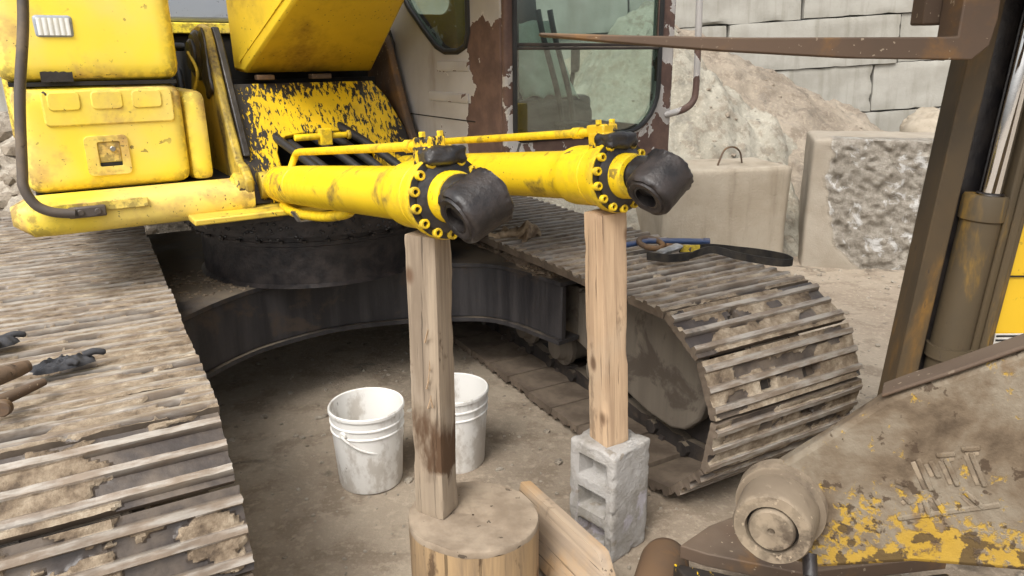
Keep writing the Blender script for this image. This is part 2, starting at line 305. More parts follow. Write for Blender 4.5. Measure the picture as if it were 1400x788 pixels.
# ------------------------------------------------------------------ mesh helpers
def nz(p, s=1., seed=0.): return noise.noise(V((p[0] * s + seed * 7.3, p[1] * s - seed * 3.1, p[2] * s + seed * 1.7)))
def fbm(p, s=1., o=4, seed=0.): return noise.fractal(V((p[0] * s + seed * 7.3, p[1] * s - seed * 3.1, p[2] * s + seed * 1.7)), 1.0, 2.1, o)
class MB:
    def __init__(s): s.v = []; s.f = []; s.mi = []; s.cur = 0
    def face(s, *i): s.f.append(tuple(i)); s.mi.append(s.cur)
    def add(s, vs): b = len(s.v); s.v += [V(p) for p in vs]; return b
    def box(s, lo, hi, mt=None):
        (a, b, c), (d, e, g) = lo, hi
        P = [V(p) for p in ((a, b, c), (d, b, c), (d, e, c), (a, e, c), (a, b, g), (d, b, g), (d, e, g), (a, e, g))]
        if mt is not None: P = [mt @ p for p in P]
        k = s.add(P)
        for q in ((0, 3, 2, 1), (4, 5, 6, 7), (0, 1, 5, 4), (1, 2, 6, 5), (2, 3, 7, 6), (3, 0, 4, 7)): s.face(*[k + i for i in q])
        return s
    def prism(s, poly, axis, a, b, mt=None):
        """polygon in the two other axes, extruded along axis from a to b"""
        def mk(p, t):
            r = {'x': (t, p[0], p[1]), 'y': (p[0], t, p[1]), 'z': (p[0], p[1], t)}[axis]
            return mt @ V(r) if mt is not None else V(r)
        n = len(poly); k = s.add([mk(p, a) for p in poly] + [mk(p, b) for p in poly])
        s.face(*[k + i for i in range(n)][::-1]); s.face(*[k + n + i for i in range(n)])
        for i in range(n): s.face(k + i, k + (i + 1) % n, k + n + (i + 1) % n, k + n + i)
        return s
    def lathe(s, prof, mt=None, seg=24, x=True):
        """profile [(t, r)] about the x axis (or z if not x)"""
        rings = []
        for t, r in prof:
            r = max(r, 1e-4); pts = []
            for i in range(seg):
                a = 2 * pi * i / seg; p = V((t, r * cos(a), r * sin(a))) if x else V((r * cos(a), r * sin(a), t))
                pts.append(mt @ p if mt is not None else p)
            rings.append(s.add(pts))
        for q in range(len(rings) - 1):
            for i in range(seg):
                j = (i + 1) % seg; s.face(rings[q] + i, rings[q] + j, rings[q + 1] + j, rings[q + 1] + i)
        return s
    def tube(s, path, r, seg=10, cap=True, closed=False, prof=None):
        P = [V(p) for p in path]; n = len(P); rings = []; up = None
        for i in range(n):
            if closed: t = P[(i + 1) % n] - P[i - 1]
            else: t = P[min(i + 1, n - 1)] - P[max(i - 1, 0)]
            t.normalize()
            if up is None: up = V((0, 0, 1)) if abs(t.z) < .9 else V((1, 0, 0))
            sd = t.cross(up).normalized(); up = sd.cross(t).normalized()
            rr = r[i] if isinstance(r, (list, tuple)) else r
            pr = prof or [(cos(2 * pi * k / seg), sin(2 * pi * k / seg)) for k in range(seg)]
            rings.append(s.add([P[i] + sd * (a * rr) + up * (b * rr) for a, b in pr]))
        m = len(prof) if prof else seg
        for q in range(n if closed else n - 1):
            A, B = rings[q], rings[(q + 1) % n]
            for i in range(m): j = (i + 1) % m; s.face(A + i, A + j, B + j, B + i)
        if cap and not closed:
            s.face(*[rings[0] + i for i in range(m)][::-1]); s.face(*[rings[-1] + i for i in range(m)])
        return s
    def grid(s, fn, nu, nv, wrap=False):
        k = s.add([fn(i / nu, j / nv) for j in range(nv + 1) for i in range(nu + 1)])
        for j in range(nv):
            for i in range(nu): a = k + j * (nu + 1) + i; s.face(a, a + 1, a + nu + 2, a + nu + 1)
        return s
    def rbox(s, size, div, r=.02, disp=None, mt=None):
        """subdivided box about the origin with rounded corners and displacement disp(p, normal)->vector"""
        h = V(size) / 2; key = {}
        def vert(p):
            q = (round(p.x, 5), round(p.y, 5), round(p.z, 5))
            if q in key: return key[q]
            c = V([max(-(h[i] - r), min(h[i] - r, p[i])) for i in range(3)]); d = p - c
            nn = d.normalized() if d.length > 1e-7 else V((0, 0, 1)); P = c + nn * r if d.length > 1e-7 else p.copy()
            if disp: P = P + disp(p, nn)
            key[q] = s.add([mt @ P if mt is not None else P]); return key[q]
        for ax in range(3):
            u, v = (ax + 1) % 3, (ax + 2) % 3
            for sg in (-1, 1):
                for i in range(div[u]):
                    for j in range(div[v]):
                        ids = []
                        for a, b in ((i, j), (i + 1, j), (i + 1, j + 1), (i, j + 1)):
                            p = V((0, 0, 0)); p[ax] = sg * h[ax]; p[u] = -h[u] + size[u] * a / div[u]; p[v] = -h[v] + size[v] * b / div[v]; ids.append(vert(p))
                        s.face(*(ids if sg > 0 else ids[::-1]))
        return s
    def mesh(s, name, mats, smooth=40):
        me = bpy.data.meshes.new(name); me.from_pydata([tuple(p) for p in s.v], [], s.f)
        mats = mats if isinstance(mats, (list, tuple)) else [mats]
        for m in mats: me.materials.append(m)
        if any(s.mi): me.polygons.foreach_set('material_index', s.mi)
        bm = bmesh.new(); bm.from_mesh(me); bmesh.ops.recalc_face_normals(bm, faces=bm.faces); bm.to_mesh(me); bm.free()
        if smooth:
            me.polygons.foreach_set('use_smooth', [True] * len(me.polygons)); me.set_sharp_from_angle(angle=radians(smooth))
        me.update(); return me
    def build(s, name, mats, parent=None, mtx=None, smooth=40, bevel=0, seg=2, attrs=None):
        me = s.mesh(name, mats, smooth)
        if attrs:
            for k, vals in attrs.items(): a = me.attributes.new(k, 'FLOAT', 'POINT'); a.data.foreach_set('value', vals)
        return link(name, me, parent, mtx, bevel, seg)
def link(name, me, parent=None, mtx=None, bevel=0, seg=2):
    o = bpy.data.objects.new(name, me); scene.collection.objects.link(o)
    if parent: o.parent = parent
    if mtx is not None: o.matrix_local = mtx
    if bevel:
        b = o.modifiers.new('bevel', 'BEVEL'); b.width = bevel; b.segments = seg; b.limit_method = 'ANGLE'; b.angle_limit = radians(35)
    return o
def tag(o, label, cat, group=None):
    o['label'] = label; o['category'] = cat
    if group: o['group'] = group
    return o
def empty(name, loc, rz=0):
    o = bpy.data.objects.new(name, None); scene.collection.objects.link(o); o.location = loc; o.rotation_euler.z = rz; o.empty_display_size = .1; return o
def struct(o): o['kind'] = 'structure'; return o
def axis_mt(p0, p1, roll=0):
    """frame with its x axis from p0 to p1"""
    d = (V(p1) - V(p0)).normalized(); z = V((0, 0, 1)) if abs(d.z) < .95 else V((0, 1, 0)); y = z.cross(d).normalized(); z = d.cross(y)
    m = Matrix((d, y, z)).transposed().to_4x4(); m.translation = V(p0); return m @ Matrix.Rotation(roll, 4, 'X')
def smoothpath(pts, n=6):
    P = [V(p) for p in pts]; out = []
    for i in range(len(P) - 1):
        a, b, c, d = P[max(i - 1, 0)], P[i], P[i + 1], P[min(i + 2, len(P) - 1)]
        for k in range(n):
            t = k / n; out.append(.5 * (2 * b + (c - a) * t + (2 * a - 5 * b + 4 * c - d) * t * t + (3 * b - a - 3 * c + d) * t ** 3))
    return out + [P[-1]]
def disc(mb, c, ax, r, h, seg=20, bev=.15):
    m = axis_mt(c, V(c) + V(ax)); mb.lathe([(0, 0), (0, r), (h - r * bev, r), (h, r * (1 - bev)), (h, 0)], m, seg); return mb
from mathutils.geometry import tessellate_polygon
def plate_hole(mb, outer, holes, axis, a, b, mt=None):
    """flat plate with openings, polygons given in the two other axes"""
    loops = [outer] + holes; flat = [p for l in loops for p in l]
    def mk(p, t):
        r = V({'x': (t, p[0], p[1]), 'y': (p[0], t, p[1]), 'z': (p[0], p[1], t)}[axis]); return mt @ r if mt is not None else r
    tri = tessellate_polygon([[V((p[0], p[1], 0)) for p in l] for l in loops]); n = len(flat)
    k = mb.add([mk(p, a) for p in flat] + [mk(p, b) for p in flat])
    for t in tri: mb.face(*[k + i for i in t]); mb.face(*[k + n + i for i in t][::-1])
    o = 0
    for l in loops:
        m = len(l)
        for i in range(m): j = (i + 1) % m; mb.face(k + o + i, k + o + j, k + n + o + j, k + n + o + i)
        o += m
    return mb
def rrect(x0, y0, x1, y1, r, n=5):
    """rounded rectangle; r = radius or (bl, br, tr, tl)"""
    r = r if isinstance(r, (tuple, list)) else (r,) * 4; out = []
    for (cx, cy, rr, a0) in ((x0 + r[0], y0 + r[0], r[0], pi), (x1 - r[1], y0 + r[1], r[1], 1.5 * pi), (x1 - r[2], y1 - r[2], r[2], 0), (x0 + r[3], y1 - r[3], r[3], .5 * pi)):
        for i in range(n + 1): a = a0 + .5 * pi * i / n; out.append((cx + rr * cos(a), cy + rr * sin(a)))
    return out
def ss(x, a, b): t = max(0, min(1, (x - a) / (b - a))); return t * t * (3 - 2 * t)

# ================================================================== THE SETTING
def ground_h(x, y):
    d = math.hypot(x, y); h = .012 * fbm((x, y, 0), 1.3, 4) + .006 * nz((x, y, 1), 6)
    a = math.atan2(y, x); da = abs((a - radians(-24) + pi) % (2 * pi) - pi)
    m = ss(da, radians(75), radians(35))
    h += m * ss(d, 7, 24) * (1.15 + .9 * fbm((x, y, 3), .13, 4)) + m * ss(d, 5, 9) * .35 * abs(fbm((x, y, 8), .6, 4))
    far = ss(d, 30, 120); h += far * (1.2 + 2 * fbm((x, y, 5), .02, 3))
    return h
g = MB(); K = 230
cs = [math.sinh(6 * (i / K * 2 - 1)) / math.sinh(6) * 260 for i in range(K + 1)]
g.grid(lambda u, v: (cs[round(u * K)], cs[round(v * K)] + 2.5, ground_h(cs[round(u * K)], cs[round(v * K)] + 2.5)), K, K)
struct(g.build('ground', M['ground'], smooth=180))

def heap(name, mat, x0, x1, y0, y1, fn, n=70):
    mb = MB(); mb.grid(lambda u, v: (x0 + (x1 - x0) * u, y0 + (y1 - y0) * v, fn(x0 + (x1 - x0) * u, y0 + (y1 - y0) * v)), n, n)
    o = mb.build(name, mat, smooth=180); return struct(o)
def sand_h(x, y):
    d = math.hypot((x - 1.55) * .82, (y - 8.5) * 1.75); h = 2.14 - .60 * d
    h = max(h, 1.12 - .52 * math.hypot((x - 3.4) * .75, (y - 8.6) * 1.7))
    return h + .11 * fbm((x, y, 0), 1.6, 6, 2) + .09 * abs(fbm((x, y, 0), 4, 6, 4)) if h > -.3 else -.3
heap('sand_heap', M['sand'], -2.2, 6.5, 6.3, 9.75, sand_h, 170)
def clay_h(x, y):
    d = math.hypot((x - 1.40) * 1.0, (y - 7.9) * 1.35); h = 2.22 - 1.02 * d
    return h + .30 * fbm((x, y, 0), 1.5, 6, 6) + .10 * abs(fbm((x, y, 0), 5, 6, 9)) if h > -.3 else -.3
heap('clay_heap', M['sandpale'], -1.6, 4.0, 6.3, 9.4, clay_h, 170)
def rub_h(x, y):
    h = 1.25 - .42 * math.hypot((x + 5.2) * .6, y - 7.6); return h + .35 * abs(fbm((x, y, 0), 1.3, 5, 3)) - .1 if h > -.3 else -.3
heap('rubble_heap', M['gravel'], -9, -1.4, 5.3, 9.5, rub_h, 110)

# block wall behind, every block a part
wallr = tag(empty('block_wall', (3, 10, 0)), 'long wall of big stacked pale concrete blocks behind the sand heap', 'wall')
def wallblock(L, seed):
    mb = MB(); mb.rbox((L, .6, .6), (22, 6, 12), .013, lambda p, n: n * (.010 * fbm(p, 3, 4, seed) + (-.05 * max(0, nz(p, 7, seed) - .12) if abs(p.x) > L / 2 - .04 or abs(p.z) > .27 else 0)))
    return mb.mesh('block', M['wall'])
wm = [wallblock(2.18, i) for i in range(5)]; tilt = Matrix.Rotation(radians(-3.2), 4, 'Y')
for c in range(7):
    x = -9.3 + (0.0, .95, 2.0)[c % 3] * 1.0 + (.1 if c > 2 else 0)
    while x < 13:
        o = link('block', wm[random.randrange(5)], wallr)
        o.matrix_local = tilt @ Matrix.Translation((x - 3 + random.uniform(-.01, .01), random.uniform(-.035, .035) + .3, -.33 + c * .605 + .30 + random.uniform(-.004, .004))) @ Matrix.Rotation(radians(random.uniform(-.35, .35)), 4, 'Y') @ Matrix.Rotation(radians(random.choice((0, 180))), 4, 'Z')
        x += 2.2

# big free-standing blocks
def bigblock(name, size, loc, rz, mat, disp, label, mudf=None, div=(26, 26, 26), r=.025):
    mb = MB(); mb.rbox(size, div, r, disp); at = None
    if mudf: at = {'mud': [mudf(p) for p in mb.v]}
    o = mb.build(name, mat, None, Matrix.Translation(loc) @ Matrix.Rotation(rz, 4, 'Z'), 60, attrs=at); tag(o, label, 'block', 'large concrete blocks'); return o
b1 = bigblock('concrete_block', (1.12, .62, .86), (1.72, 6.33, .40), radians(12), M['cast'],
     lambda p, n: n * (.008 * fbm(p, 3, 4, 3)) + V((0, 0, 0)), 'smooth tan concrete block with a bent wire loop on top, behind the track')
mb = MB(); mb.tube(smoothpath([(-.02, -.12, .42), (.0, -.12, .48), (.05, -.1, .56), (.14, -.07, .575), (.22, -.04, .53), (.26, -.02, .43)]), .008, 6); mb.build('wire_loop', M['rust'], b1)
SB = (1.15, .8, 1.12)
def crackline(p): return -.46 + .09 * ss(p.z, .3, -.2) + .20 * ss(p.z, -.2, -.55) + .05 * nz((p.x * .3, p.z, 0), 5, 2) + .03 * nz((p.x * .3, p.z, 0), 14, 6)
def d2(p, n):
    o = n * (.006 * fbm(p, 4, 4, 5))
    if p.y < -.38:
        m = ss(p.x, crackline(p), crackline(p) + .07) * ss(p.z + .06 * nz((p.x, 0, 0), 6, 3), -.62, -.56)
        o = o + V((0, 1, 0)) * m * (.012 + .06 * abs(fbm(p, 6, 6, 8)) + .02 * nz(p, 26, 3)) - V((0, 0, .0))
    return o
bigblock('concrete_block', SB, (3.12, 6.28, .50), radians(-17), M['broken'], d2, 'tall concrete block with a rough broken white face, beside the mast',
     lambda p: ss(p.x, crackline(p), crackline(p) + .04) * ss(p.z + .06 * nz((p.x, 0, 0), 6, 3), -.62, -.56) * (1 if p.y < -.2 else 0), (64, 16, 64), .03)
mb = MB(); mb.rbox((.95, .8, .9), (24, 20, 22), .38, lambda p, n: n * (.12 * fbm(p, 1.8, 5, 11)))
tag(mb.build('boulder', M['cast'], None, Matrix.Translation((5.15, 9.0, .66)) @ Matrix.Rotation(.4, 4, 'Z'), 60), 'pale rounded boulder at the foot of the block wall', 'boulder')
# loose stones on the yard and clods on the heaps
def stones(name, mat, pts, lab):
    mb = MB()
    for (x, y, z, r) in pts:
        m = Matrix.Translation((x, y, z)) @ Matrix.Rotation(random.uniform(0, 6), 4, 'Z') @ Matrix.Diagonal((r * random.uniform(.7, 1.3), r * random.uniform(.7, 1.2), r * random.uniform(.45, .8), 1)); sd = random.random() * 50
        k = mb.add([m @ (V(p) * (1 + .35 * nz(p, 1.5, sd))) for p in ICO[0]])
        for f in ICO[1]: mb.face(*[k + i for i in f])
    o = mb.build(name, mat, smooth=30); o['kind'] = 'stuff'; o['label'] = lab; o['category'] = 'stones'; return o
bm = bmesh.new(); bmesh.ops.create_icosphere(bm, subdivisions=1, radius=1); bm.verts.index_update()
ICO = ([tuple(v.co) for v in bm.verts], [tuple(v.index for v in f.verts) for f in bm.faces]); bm.free()
pts = []
for i in range(4200):
    x, y = random.uniform(-2.6, 4.2), random.uniform(1.5, 8); r = random.choice((.003, .004, .006, .009)) * (1 if random.random() < .97 else 2.3); pts.append((x, y, ground_h(x, y) + r * .2, r))
for i in range(420):
    x, y = random.uniform(-2.2, 3.6), random.uniform(1.7, 6); r = random.uniform(.006, .022); pts.append((x, y, ground_h(x, y) + r * .15, r))
stones('gravel', M['gravel'], pts, 'loose pebbles scattered over the dirt yard')
pts = []
for i in range(70):
    x, y = random.uniform(.6, 5), random.uniform(6.6, 8.4); h = max(sand_h(x, y), clay_h(x, y)); r = random.uniform(.01, .045)
    if h > .02: pts.append((x, y, h - r * .25, r))
for i in range(500):
    x, y = random.uniform(-8, -1.8), random.uniform(5.4, 8.5); h = rub_h(x, y)
    if h > .0: pts.append((x, y, h, random.uniform(.04, .16)))
stones('heap_clods', M['sand'], pts, 'lumps of sand and rock lying on the heaps')

# ================================================================== EXCAVATOR
PIV = V((-1.01, 3.85, 0)); TH, PH = radians(29.3), radians(33)
exc = tag(empty('excavator', PIV), 'yellow crawler excavator with peeling cab and two unpinned boom cylinders propped on posts', 'excavator')
UF = Matrix.Translation(-PIV) @ Matrix.Rotation(TH, 4, 'Z'); TF = Matrix.Rotation(PH, 4, 'Z')
# ---- tracks
GR = (-.077, -.002, .073)
def shoe_mesh(seed, cover, level, clean=0., hole=False):
    """triple-bar shoe: flat plate, three bars, caked mud lying in plates that have partly broken off"""
    W, Pp = .80, .109; mb = MB(); mud = []; wear = []; ys = [-Pp]
    for c in GR:
        p = ys[-1]; t = c - .0155; ys += [p + (t - p) * k / 5 for k in range(1, 5)] + [t, c - .0095, c, c + .0095, c + .0155]
    p = ys[-1]; ys += [p + (Pp - p) * k / 3 for k in range(1, 4)]; nx, ny = 84, len(ys) - 1
    for y in ys:
        dj = min(abs(y - c) for c in GR); st0 = .010 + .021 * ss(dj, .0156, .0094)
        for i in range(nx + 1):
            x = -W / 2 + W * i / nx; s = st0
            if s > .025: s -= .006 * max(0, nz((x, y * .3, 0), 5, seed)) + .004 * max(0, nz((x, y, 0), 26, seed))
            n = fbm((x, y * 1.7, 0), 5, 5, seed); n2 = fbm((x, y, 0), 30, 3, seed + 3)
            c_ = cover - (clean * ss(x + .10 * nz((x, y * 3, 0), 7, seed + 5), .02, .16) if clean else 0)
            q = ss(n, .52 - c_ * 1.15, .60 - c_ * 1.15)
            m = -.006 + (level + .006) * q + (.004 * n + .0035 * n2) * q
            if dj < .0156: m = min(m, .036)
            hl = 0
            if hole:
                for hx in (-.13, .11): hl = max(hl, ss(abs(x - hx), .038, .030) * ss(abs(y - .036), .022, .017))
            z = max(s, m) - (.05 * hl if q < .5 or seed % 2 else 0)
            xx = x + (.004 * nz((x, y, 0), 60, seed) if i in (0, nx) else 0)
            mb.add([(xx, y, z)]); mud.append(ss(m - s, -.003, .002) * (1 - hl)); wear.append(ss(s, .022, .029) * (1 - ss(m - s, -.001, .004)))
    for j in range(ny):
        for i in range(nx): a = j * (nx + 1) + i; mb.face(a, a + 1, a + nx + 2, a + nx + 1)
    ring = [i for i in range(nx + 1)] + [j * (nx + 1) + nx for j in range(1, ny + 1)] + [ny * (nx + 1) + i for i in range(nx - 1, -1, -1)] + [j * (nx + 1) for j in range(ny - 1, 0, -1)]
    k = mb.add([(mb.v[i].x * .995, mb.v[i].y * .955, -.013) for i in ring]); R_ = len(ring); mb.cur = 1
    for i in range(R_): j = (i + 1) % R_; mb.face(ring[i], ring[j], k + j, k + i)
    mb.face(*[k + i for i in range(R_)][::-1]); mud += [.75] * R_; wear += [0.] * R_
    me = mb.mesh('track_shoe', [M['shoe'], M['shoe_under']], 32)
    for nm, vals in (('mud', mud), ('wear', wear)): a = me.attributes.new(nm, 'FLOAT', 'POINT'); a.data.foreach_set('value', vals)
    return me
SH_mud = [shoe_mesh(i, .76, .0215 + .0015 * (i % 3)) for i in range(5)]; SH_mid = [shoe_mesh(10 + i, .62, .021, 0, True) for i in range(4)]
SH_cln = [shoe_mesh(20 + i, .86, .020, .62) for i in range(3)]; SH_rgt = [shoe_mesh(30 + i, .64, .0175, 0, True) for i in range(5)]
S0, S1, ZC, R0 = 2.11, 5.35, .41, .368
PER = 2 * (S1 - S0) + 2 * pi * R0; NS = round(PER / .2225)
def track_at(d):
    """arc length -> (s, z, outward angle): front bottom, round the idler, back along the top, round the sprocket, bottom"""
    d %= PER; L = S1 - S0; A = pi * R0
    if d < A: a = -pi / 2 - d / R0; return S0 + R0 * cos(a), ZC + R0 * sin(a), a
    d -= A
    if d < L: return S0 + d, ZC + R0 - .018 * sin(pi * d / L) , pi / 2
    d -= L
    if d < A: a = pi / 2 - d / R0; return S1 + R0 * cos(a), ZC + R0 * sin(a), a
    return S1 - (d - A), ZC - R0, -pi / 2
def make_track(nc, left):
    ch = MB()
    for k in range(NS):
        s, z, a = track_at((k + .35) * PER / NS); m = Matrix.Translation((nc, s, z)) @ Matrix.Rotation(a - pi / 2, 4, 'X')
        for sx in (-.105, .105):
            ch.prism([(-.112, -.012), (.112, -.012), (.118, -.05), (.09, -.085), (.03, -.075), (-.03, -.085), (-.085, -.09), (-.115, -.05)], 'x', sx - .022, sx + .022, m)
        disc(ch, m @ V((-.15, -.1, -.05)), m.to_3x3() @ V((1, 0, 0)), .034, .30, 8)
    tr = ch.build('crawler_track', M['framedark'], exc, UF, 30)
    tr['label'] = 'left-hand mud-filled track' if left else 'right-hand track with bare worn shoes'
    for k in range(NS):
        s, z, a = track_at((k + .35) * PER / NS)
        front = s < S0 - .02; 
        if left: pool = SH_mud if z > .6 and s > 2.0 else (SH_cln if z > .30 and front else SH_mid)
        else: pool = SH_rgt if front or (z > .6 and s < 2.35) else (SH_mid if z < .2 or s < 3.0 else SH_mud)
        o = link('track_shoe', pool[k % len(pool)], tr)
        fl = Matrix.Rotation(pi if (random.random() < .5 and pool is not SH_cln) else 0, 4, 'Z')
        o.matrix_local = Matrix.Translation((nc + random.uniform(-.005, .005), s, z)) @ Matrix.Rotation(a - pi / 2 + random.uniform(-.015, .015), 4, 'X') @ fl
make_track(-.20, True); make_track(2.19, False)
def make_frame(nc, sg):
    """sg = +1: inner side towards +n"""
    i0, i1 = nc - .13, nc + .13
    f = MB(); f.prism([(2.55, .30), (4.95, .30), (4.95, .60), (4.6, .68), (2.9, .66), (2.55, .60)], 'x', i0 + .02, i1 - .02)
    fr = f.build('track_frame', M['framedark'], exc, UF, bevel=.02)
    a, b = (i1 + .005, i1 + .06) if sg > 0 else (i0 - .06, i0 - .005)
    g = MB(); g.prism([(2.90, .335), (2.90, .60), (2.80, .635), (2.60, .69), (2.44, .718), (2.31, .712), (2.20, .69), (2.06, .605), (1.985, .49), (1.975, .386), (2.009, .285), (2.09, .205), (2.17, .178), (2.33, .185), (2.50, .225), (2.70, .29)], 'x', a, b)
    g.build('idler_guard', M['frame'], fr, bevel=.012)
    g = MB(); g.prism([(2.88, .33), (3.12, .36), (3.12, .60), (2.88, .62)], 'x', a - .006 * sg, b - .02 * sg + (.012 if sg < 0 else 0)); g.build('guard_plate', M['frame'], fr, bevel=.008)
    w_ = MB(); w_.lathe([(-.1, .0), (-.1, .28), (-.06, .30), (-.05, .335), (.05, .335), (.06, .30), (.1, .28), (.1, 0)], Matrix.Translation((nc, S0, ZC)), 36); w_.build('idler', M['framedark'], fr)
    for k in range(7):
        s = 2.75 + k * .36; r = MB(); r.lathe([(-.19, 0), (-.19, .06), (-.15, .075), (-.14, .105), (-.115, .105), (-.10, .085), (.10, .085), (.115, .105), (.14, .105), (.15, .075), (.19, .06), (.19, 0)], Matrix.Translation((nc, s, .225)), 18); r.build('track_roller', M['frame'], fr)
    w_ = MB(); w_.lathe([(-.06, .0), (-.06, .31), (.06, .31), (.06, 0)], Matrix.Translation((nc, S1, ZC)), 24); w_.build('sprocket', M['framedark'], fr)
make_frame(2.19, -1); make_frame(-.20, 1)
# ---- carbody: arched front web between the track frames, deck, ring
arch = smoothpath([(.02, 2.98), (.12, 3.12), (.24, 3.26), (.42, 3.42), (.62, 3.53), (.96, 3.60), (1.30, 3.54), (1.55, 3.44), (1.72, 3.33), (1.80, 3.18), (1.84, 3.0), (1.87, 2.84)], 5)
cb = MB(); n = len(arch)
off = []
for i in range(n):
    t = (arch[min(i + 1, n - 1)] - arch[max(i - 1, 0)]).to_3d().normalized(); off.append(V((-t.y, t.x)))
cb.prism([tuple(p.to_2d()) for p in arch] + [tuple(p.to_2d() + o * .03) for p, o in zip(arch[::-1], off[::-1])], 'z', .385, .66)
carb = cb.build('carbody', M['carbody'], exc, UF, 50, bevel=.004)
d = MB(); d.prism([tuple(p.to_2d() - o * .012) for p, o in zip(arch, off)] + [(2.0, 2.84), (2.0, 5.0), (0, 5.0), (0, 2.98)], 'z', .664, .684); d.build('deck_plate', M['carbody'], carb)
d = MB(); d.prism([tuple(p.to_2d() - o * .018) for p, o in zip(arch, off)] + [tuple(p.to_2d() + o * .12) for p, o in zip(arch[::-1], off[::-1])], 'z', .362, .383); d.build('bottom_flange', M['carbody'], carb)
d = MB(); d.box((.3, 3.75, .37), (1.7, 4.7, .66)); d.build('centre_box', M['carbody'], carb)
CX, CY = 1.0, 3.93
d = MB(); d.lathe([(.685, .60), (.70, .58), (.88, .58), (.885, .592), (.905, .592), (.91, .60), (.935, .60), (.94, .645), (1.03, .645), (1.04, .55), (1.075, .55)], Matrix.Translation((CX, CY, 0)), 64, False); ring = d.build('swing_ring', M['eye'], exc, UF, 35)
for k in range(36):
    a = 2 * pi * k / 36; b_ = MB(); p = V((CX + .612 * cos(a), CY + .612 * sin(a), .906)); disc(b_, p, (0, 0, 1), .012, .014, 6); b_.build('bolt', M['grease'], ring)
d = MB()
for i in range(420):
    a = random.uniform(0, 2 * pi); r = .645; z = random.uniform(.93, 1.03); q = random.uniform(.004, .010); m = Matrix.Translation((CX + r * cos(a), CY + r * sin(a), z)) @ Matrix.Diagonal((q, q, q * .8, 1)); k = d.add([m @ V(p) for p in ICO[0]])
    for f in ICO[1]: d.face(*[k + j for j in f])
o = d.build('grease_lumps', M['grease'], ring); o['kind'] = 'stuff'
# mud lying on the deck and on the near track-frame shoulder
d = MB(); pts = []
for i in range(420):
    t = random.random()
    if random.random() < .45: x, y, z = random.uniform(.22, .66), random.uniform(3.5, 4.0), .685; t = .45
    else: y = random.uniform(2.9, 4.3); x = 1.84 + random.uniform(-.02, .12); z = .67 + .05 * random.random()
    q = random.uniform(.006, .022) * (.6 if t == .45 else 1); m = Matrix.Translation((x, y, z)) @ Matrix.Rotation(random.uniform(0, 6), 4, 'Z') @ Matrix.Diagonal((q * 1.3, q, q * .6, 1)); sd = random.random() * 40
    k = d.add([m @ (V(p) * (1 + .3 * nz(p, 1.4, sd))) for p in ICO[0]])
    for f in ICO[1]: d.face(*[k + j for j in f])
o = d.build('mud_clods', M['mudclod'], carb); o['kind'] = 'stuff'
d = MB(); d.rbox((.16, 1.5, .07), (8, 50, 4), .03, lambda p, n: n * (.03 * fbm(p, 5, 4, 2)) + V((0, 0, .02 * nz(p, 9, 3)))); d.build('mud_bank', M['mudclod'], carb, Matrix.Translation((1.92, 3.65, .685)))

# ---- upper structure
deck = MB(); deck.box((-.72, -.60, 1.068), (.72, 1.6, 1.094)); deck_o = deck.build('swing_frame', M['yel_bracket'], exc, TF, bevel=.006)
d = MB(); d.box((-1.24, -.22, 1.097), (1.36, 2.5, 1.20)); d.build('frame_side', M['dark'], deck_o)
d = MB(); d.box((-.66, -.5, 1.03), (.62, 1.5, 1.066)); d.build('frame_rib', M['carbody'], deck_o)
BR = [(-.335, 1.097), (-.47, 1.12), (-.475, 1.22), (-.42, 1.27), (-.335, 1.285), (-.26, 1.40), (-.19, 1.52), (-.05, 1.80), (-.01, 1.855), (.10, 1.875), (.28, 1.855), (.36, 1.70), (.55, 1.40), (.75, 1.097)]
def bracket(x0, x1, mat, outer):
    mb = MB(); mb.prism(BR, 'x', x0, x1); br = mb.build('boom_bracket', mat, exc, TF, bevel=.01)
    sg = -1 if outer else 1; xo = x0 if outer else x1
    p = MB(); disc(p, (xo, -.40, 1.175), (sg, 0, 0), .068, .035, 24); disc(p, (xo + sg * .035, -.40, 1.175), (sg, 0, 0), .05, .012, 24); p.build('pin_boss', M['yel_bracket'], br)
    p = MB(); disc(p, (xo, .13, 1.735), (sg, 0, 0), .115, .03, 28); disc(p, (xo + sg * .03, .13, 1.735), (sg, 0, 0), .075, .02, 24); p.build('boom_pin', M['grease'], br)
    p = MB(); p.rbox((.02, .13, .30), (4, 10, 16), .01, lambda q, n: n * (.012 * fbm(q, 14, 3, 2))); p.build('grease_smear', M['grease'], br, Matrix.Translation((xo + sg * .004, -.0, 1.70)) @ Matrix.Rotation(radians(-14), 4, 'X'))
    p = MB(); disc(p, (xo, -.36, 1.115), (sg, 0, 0), .018, .03, 6); p.build('bolt', M['grease'], br)
bracket(-.475, -.435, M['yel_bracket'], True); bracket(.405, .445, M['rust'], False)
d = MB(); d.prism([(-.05, 1.80), (.0, 1.86), (.03, 1.86), (-.13, 1.58), (-.30, 1.30), (-.33, 1.30)], 'x', -.433, -.40); d.build('bracket_lining', M['grease'], exc, TF, bevel=.006)
# greasy sloping cover between the brackets with its arched opening
ang = math.atan2(.36, .24); cm = Matrix.Translation((0, -.33, 1.25)) @ Matrix.Rotation(ang - pi / 2 + radians(0), 4, 'X')
